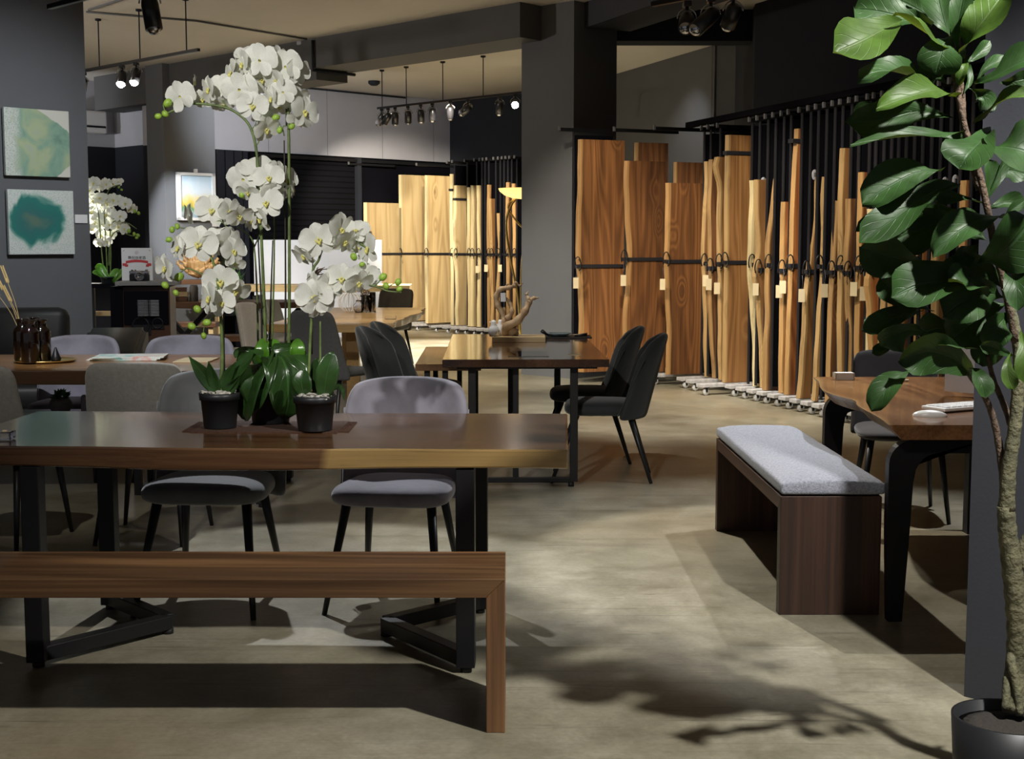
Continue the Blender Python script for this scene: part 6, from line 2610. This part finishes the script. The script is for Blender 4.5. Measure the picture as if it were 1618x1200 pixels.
for f in ((284, 153, -.02, 50, 'b'), (306, 130, .02, 24, 'R'), (331, 142, 0, 44, 'l'), (320, 157, .02, 34, 'd'), (352, 138, .02, 42, 'b'), (378, 142, -.03, 54, 'b'), (402, 134, .01, 44, 'r'), (352, 165, .02, 34, 'd'), (400, 168, -.02, 48, 'f'), (412, 180, .03, 36, 'rd'),
          (420, 205, -.03, 44, 'rd'), (424, 190, 0, 34, 'r'), (366, 116, .02, 44, 'l'), (384, 102, .0, 46, 'l'), (392, 86, .03, 40, 'u'), (410, 96, -.03, 54, 'b'), (436, 92, .03, 40, 'r'), (414, 126, .03, 40, 'd'), (437, 128, -.02, 42, 'ld'), (451, 106, 0, 54, 'b'), (470, 114, .02, 44, 'r'),
          (447, 146, -.04, 42, 'b'), (430, 156, .0, 42, 'l'), (442, 168, .03, 36, 'd'), (466, 156, .02, 44, 'rd'), (480, 178, -.02, 52, 'r'), (472, 190, .02, 36, 'd'),
          (384, 284, 0, 54, 'b'), (406, 268, .02, 50, 'u'), (392, 304, -.02, 36, 'd'), (425, 282, -.02, 46, 'f'), (437, 274, .03, 40, 'r'), (450, 286, .04, 46, 'r'), (421, 322, -.03, 52, 'f'), (430, 306, 0, 46, 'rd'), (444, 304, .03, 40, 'rd'), (412, 346, -.01, 46, 'ld'), (398, 350, .02, 34, 'l'), (462, 300, .05, 30, 'R')):
    add_flower(O2, f[0], f[1], Y2 + f[2], f[3], f[4])
for x, y, s in ((265, 163, 14), (250, 184, 11), (261, 180, 11), (436, 186, 12), (442, 206, 10), (461, 200, 10), (382, 308, 10), (400, 316, 10)):
    add_bud(O2, x, y, Y2 - .01, s)

# ---- far orchid by the speaker
YF = 12.4
CF = Vector((PX(172, YF), YF, 1.071))
OF = thing('potted_orchid', 'bright far white orchid on a dark stand left of the speaker', 'orchid', CF)
pot(OF, CF, .07, .06)
for i, pts in enumerate(([(172, 442), (160, 432), (146, 430)], [(175, 444), (182, 432), (190, 428)], [(178, 446), (192, 432), (208, 425), (214, 428)], [(170, 440), (158, 424), (150, 422)])):
    add_leaf(OF, [PY(x, y, YF - .02 * i) for x, y in pts], 15 / F * YF, (0, -.8, .6), M_oleafb, shape='oval', seed=i)
for pts in ([(170, 442), (168, 400), (166, 360), (165, 330), (172, 300), (190, 292)], [(174, 442), (175, 400), (174, 370), (180, 350), (200, 352), (216, 362)], [(165, 442), (160, 390), (156, 340), (150, 310)], [(172, 420), (174, 380), (186, 365), (205, 372), (216, 374)]):
    add_stem(OF, pts, YF, .007)
rnd = random.Random(21)
for f in [(148, 290, 22), (158, 294, 22), (167, 291, 20), (178, 290, 18), (187, 288, 16), (142, 302, 22), (147, 318, 28), (158, 314, 24), (168, 322, 24), (178, 316, 22), (188, 318, 20), (198, 322, 20), (208, 330, 18), (145, 335, 28), (156, 336, 28), (168, 340, 26),
          (180, 338, 22), (190, 342, 20), (150, 352, 26), (162, 354, 24), (174, 356, 22), (186, 358, 22), (196, 362, 20), (145, 362, 20), (160, 372, 22), (168, 382, 20), (156, 384, 16), (175, 372, 18)]:
    add_flower(OF, f[0], f[1], YF + rnd.uniform(-.06, .06), f[2], rnd.choice(['f', 'r', 'l', 'rd', 'u', 'f']))
for x, y, s in ((188, 296, 4), (192, 300, 4), (213, 334, 6), (219, 337, 6), (204, 365, 7), (212, 370, 6), (218, 372, 6), (216, 376, 5)):
    add_bud(OF, x, y, YF - .03, s)

# ---- fiddle leaf plant, right foreground
YP = 3.46
CP_ = Vector((PX(1618, 3.40), 3.40, 0))
FP = thing('potted_fiddle_fig', 'tall fiddle leaf plant in a black pot at the right edge', 'plant', CP_)
bm = bmesh.new()
zr = ZY(1108, 3.52)
lathe(bm, [(0, 0), (.125, 0), (.13, .01), (.142, zr), (.132, zr), (.130, zr - .03), (0, zr - .03)], CP_, 40)
link_mesh('pot', bm, M_pot, FP)
bm = bmesh.new()
lathe(bm, [(.129, zr - .028), (.08, zr - .018), (0, zr - .012)], CP_, 24)
link_mesh('soil', bm, M_soil, FP)


def fstem(pts, rads, mat, name='stem'):
    bm = bmesh.new()
    pp = smooth_path([PY(p[0], p[1], YP + (p[2] if len(p) > 2 else 0)) for p in pts], 6)
    n = len(pp)
    rr = []
    for k in range(n):
        f = k / (n - 1) * (len(rads) - 1)
        i = min(int(f), len(rads) - 2)
        rr.append((rads[i] + (rads[i + 1] - rads[i]) * (f - i)) * (1 + .06 * math.sin(k * 2.1)))
    tube(bm, pp, rr, 12)
    return link_mesh(name, bm, mat, FP)


fstem([(1604, 1128, -.03), (1606, 1060), (1607, 1000), (1604, 945), (1598, 890), (1592, 840), (1589, 800)], [.032, .028, .026, .027, .026, .024, .022], M_bark, 'trunk')
fstem([(1589, 1122, -.05), (1591, 1080, -.02), (1597, 1050), (1602, 1000)], [.010, .011, .013, .015], M_bark, 'root')
fstem([(1612, 1132, -.06), (1607, 1090, -.04), (1598, 1048, -.02), (1600, 1030)], [.010, .011, .012, .012], M_bark, 'root')
fstem([(1590, 810), (1594, 740), (1603, 680), (1608, 620), (1610, 570), (1606, 530), (1598, 490), (1588, 455)], [.021, .019, .017, .016, .015, .013, .012, .011], M_bark, 'branch')
fstem([(1590, 800), (1584, 740, .02), (1574, 680, .03), (1562, 640, .03), (1546, 612, .02), (1530, 590)], [.013, .011, .009, .008, .008, .007], M_twigd, 'branch')
fstem([(1602, 690, .04), (1590, 650, .06), (1570, 600, .08), (1560, 560, .08)], [.009, .008, .007, .006], M_twigd, 'branch')
fstem([(1606, 540), (1590, 460), (1572, 390), (1560, 330), (1550, 285), (1537, 240), (1524, 200), (1514, 150), (1506, 110), (1502, 92)], [.013, .011, .010, .009, .009, .009, .008, .008, .008, .006], M_twigd, 'branch')
fstem([(1548, 300, .03), (1532, 240, .03), (1522, 190, .02), (1519, 150, .02), (1516, 120, .01), (1514, 60, 0)], [.010, .010, .009, .010, .008, .006], M_twigd, 'branch')
fstem([(1618, 900), (1612, 870), (1625, 840)], [.012, .010, .008], M_bark, 'branch')
FL, LIT = M_fleaf, M_fleaf_lit
# (mid rib px points with depth offset, width px, facing, material, wave)
LV = [
    ([(1425, 33, 0), (1400, 45, -.05), (1360, 66, -.10), (1316, 84, -.12)], 66, (-.2, -.9, .35), LIT, .06),
    ([(1508, 96, 0), (1488, 70, -.03), (1450, 44, -.06), (1414, 20, -.08)], 20, (.2, -.45, .9), LIT, .25),
    ([(1472, 40, .05), (1430, 28, .05), (1385, 18, .06), (1350, 14, .08)], 66, (0, -.8, .2), FL, .12),
    ([(1478, 30, .12), (1440, 10, .14), (1400, -8, .15)], 70, (0, -.9, .1), FL, .1),
    ([(1502, 62, .05), (1490, 30, .05), (1480, -10, .06), (1478, -35, .06)], 60, (0, -1, .1), FL, .1),
    ([(1512, 95, 0), (1512, 50, -.03), (1520, 5, -.04), (1526, -30, -.04)], 28, (-.4, -.8, .2), FL, .15),
    ([(1516, 92, 0), (1538, 55, -.06), (1566, 18, -.08), (1590, -14, -.07)], 56, (-.5, -.7, .5), LIT, .12),
    ([(1506, 52, .02), (1492, 72, -.02), (1484, 96, -.03), (1478, 118, -.02)], 56, (-.2, -.95, .2), FL, .08),
    ([(1526, 82, 0), (1526, 100, -.05), (1520, 116, -.06), (1515, 136, -.05)], 14, (-.5, -.8, .1), LIT, .1),
    ([(1526, 100, .02), (1538, 92, .03), (1552, 78, .04), (1564, 64, .05)], 18, (.3, -.8, .3), FL, .1),
    ([(1524, 148, 0), (1530, 130, .01), (1528, 112, .02), (1526, 100, .02)], 16, (.4, -.8, .1), FL, .1),
    ([(1480, 124, .03), (1446, 122, -.02), (1400, 112, -.07), (1356, 122, -.10)], 44, (0, -.55, .7), FL, .2),
    ([(1498, 135, .02), (1480, 118, .02), (1462, 114, .02), (1448, 118, .02)], 30, (.2, -.9, -.3), FL, .1),
    ([(1513, 154, 0), (1480, 142, -.05), (1440, 152, -.08), (1384, 172, -.10)], 44, (0, -.75, .65), LIT, .16),
    ([(1505, 186, .03), (1450, 176, .03), (1390, 190, .02), (1338, 194, 0)], 52, (0, -.95, -.1), FL, .12),
    ([(1400, 168, .06), (1375, 172, .06), (1348, 182, .07)], 24, (0, -.9, .1), FL, .1),
    ([(1530, 207, 0), (1480, 212, -.06), (1410, 218, -.10), (1344, 228, -.12)], 26, (0, -.5, .9), FL, .14),
    ([(1480, 212, .02), (1510, 222, .02), (1540, 236, .02)], 24, (0, -.7, .5), FL, .1),
    ([(1541, 134, 0), (1572, 120, -.05), (1610, 100, -.08), (1650, 84, -.1)], 44, (.1, -.75, .65), FL, .08),
    ([(1540, 132, .04), (1558, 108, .04), (1580, 98, .05), (1594, 93, .05)], 22, (.2, -.7, .6), FL, .1),
    ([(1580, 130, .02), (1605, 128, .0), (1630, 122, 0)], 26, (0, -.9, -.3), FL, .1),
    ([(1540, 196, 0), (1560, 178, -.04), (1590, 156, -.08), (1630, 146, -.1)], 24, (-.3, -.6, .7), LIT, .14),
    ([(1532, 140, .02), (1548, 148, .03), (1556, 160, .03), (1548, 176, .03)], 32, (.1, -.9, -.2), FL, .1),
    ([(1566, 205, .0), (1552, 222, -.10), (1530, 245, -.16), (1516, 268, -.16)], 62, (-.4, -.8, .5), FL, .06),
    ([(1548, 240, .0), (1580, 232, -.12), (1620, 240, -.16), (1660, 258, -.16)], 84, (.1, -.85, .5), FL, .05),
    ([(1490, 268, 0), (1450, 272, -.03), (1405, 295, -.05), (1362, 322, -.06)], 58, (-.2, -.85, .5), FL, .1),
    ([(1518, 290, 0), (1470, 305, -.06), (1415, 345, -.09), (1358, 385, -.10)], 50, (-.25, -.8, .55), FL, .1),
    ([(1475, 305, .01), (1430, 320, -.02), (1390, 345, -.03), (1352, 366, -.03)], 26, (-.4, -.7, .3), FL, .05),
    ([(1586, 346, 0), (1560, 344, -.08), (1515, 366, -.12), (1474, 408, -.13)], 44, (-.1, -.75, .65), FL, .14),
    ([(1470, 418, .04), (1430, 412, .02), (1390, 400, 0), (1358, 390, 0)], 58, (.1, -.9, -.35), FL, .08),
    ([(1545, 418, -.02), (1575, 405, -.10), (1605, 378, -.13), (1630, 345, -.13)], 92, (.1, -.95, -.3), FL, .05),
    ([(1546, 386, .03), (1535, 396, .02), (1522, 408, 0), (1512, 420, 0)], 30, (.1, -.9, .2), FL, .05),
    ([(1552, 322, .04), (1520, 312, .03), (1490, 314, .02), (1458, 322, .02)], 22, (0, -.8, .4), FL, .15),
    ([(1556, 322, .05), (1562, 300, .05), (1566, 275, .05), (1562, 252, .05)], 26, (.2, -.9, .2), FL, .05),
    ([(1562, 315, .05), (1572, 290, .05), (1584, 262, .06), (1590, 240, .06)], 20, (.5, -.7, .2), FL, .05),
    ([(1560, 290, .10), (1590, 270, .10), (1625, 276, .10)], 34, (0, -.8, .2), FL, .1),
    ([(1560, 330, .05), (1590, 320, .05), (1620, 325, .05)], 26, (0, -.8, .3), FL, .1),
    ([(1586, 346, .03), (1598, 332, .02), (1620, 316, .02)], 14, (.2, -.8, .3), FL, .05),
    ([(1520, 350, .06), (1480, 352, .06), (1440, 368, .06), (1412, 380, .06)], 66, (-.1, -.9, .2), FL, .1),
    ([(1510, 330, .10), (1470, 335, .10), (1420, 345, .10)], 50, (0, -.9, .1), FL, .1),
    ([(1460, 490, .03), (1430, 496, .0), (1395, 512, -.02), (1362, 521, -.03)], 36, (-.2, -.8, .5), FL, .08),
    ([(1455, 500, .03), (1430, 480, .02), (1405, 455, .02), (1390, 440, .02)], 34, (-.5, -.8, .2), FL, .06),
    ([(1556, 440, 0), (1510, 444, -.05), (1455, 450, -.08), (1408, 470, -.09)], 66, (0, -.8, .45), FL, .12),
    ([(1560, 470, -.02), (1540, 452, -.08), (1515, 444, -.10), (1498, 446, -.10)], 36, (.1, -.55, .8), FL, .2),
    ([(1475, 492, .0), (1450, 480, -.04), (1430, 482, -.05), (1420, 478, -.05)], 30, (0, -.7, .3), FL, .1),
    ([(1470, 528, .02), (1440, 522, -.02), (1410, 532, -.04), (1394, 548, -.04)], 42, (0, -.9, -.3), FL, .12),
    ([(1540, 600, 0), (1510, 570, -.08), (1465, 556, -.12), (1418, 572, -.12)], 60, (.05, -.95, -.25), FL, .10),
    ([(1440, 584, -.06), (1420, 596, -.09), (1396, 620, -.12), (1376, 650, -.12)], 36, (-.4, -.8, .35), FL, .08),
    ([(1420, 536, .02), (1400, 550, .0), (1378, 558, 0)], 20, (-.2, -.7, .5), FL, .1),
    ([(1545, 552, -.05), (1520, 550, -.1), (1498, 546, -.12), (1476, 546, -.12)], 14, (0, -.4, .9), FL, .1),
    ([(1590, 470, .03), (1560, 465, .0), (1520, 478, -.03), (1490, 500, -.04)], 60, (-.1, -.9, .15), FL, .08),
    ([(1590, 480, .05), (1560, 490, .05), (1530, 515, .05), (1500, 540, .05)], 66, (-.1, -.9, .1), FL, .08),
    ([(1510, 520, .08), (1480, 520, .08), (1450, 530, .08)], 50, (0, -.9, .1), FL, .1),
    ([(1570, 520, .08), (1560, 545, .08), (1552, 580, .08)], 44, (0, -.9, .1), FL, .1),
    ([(1534, 578, -.02), (1544, 592, -.08), (1552, 608, -.10), (1556, 628, -.10)], 30, (.1, -.85, .5), FL, .08),
    ([(1598, 556, -.05), (1592, 575, -.09), (1594, 598, -.10), (1602, 616, -.10)], 20, (-.3, -.7, .7), LIT, .06),
    ([(1612, 520, -.03), (1618, 545, -.08), (1620, 575, -.10), (1618, 605, -.1)], 26, (-.3, -.7, .7), LIT, .06),
    ([(1602, 562, 0), (1585, 556, -.06), (1565, 548, -.08), (1548, 547, -.08)], 20, (.1, -.8, -.2), FL, .12),
    ([(1606, 445, -.02), (1600, 432, -.08), (1606, 455, -.13), (1608, 492, -.14)], 32, (-.2, -.7, .7), FL, .1),
    ([(1600, 500, .03), (1585, 505, 0), (1572, 525, -.02), (1566, 552, -.02)], 40, (-.2, -.9, -.2), FL, .06),
    ([(1600, 470, .02), (1560, 430, .02), (1520, 430, .02), (1480, 440, .02)], 48, (0, -.9, .2), FL, .1),
    ([(1560, 380, .06), (1530, 360, .08), (1500, 340, .08)], 44, (0, -.9, .1), FL, .1),
]
for i, (pts, w_, nr, mt_, wv) in enumerate(LV):
    P_ = [PY(x, y, YP + d) for x, y, d in pts]
    add_leaf(FP, P_, w_ * 1.13 / F * YP, nr, mt_, shape='fiddle', wav=.06 + wv * 2.2, fold=.34, seed=i)
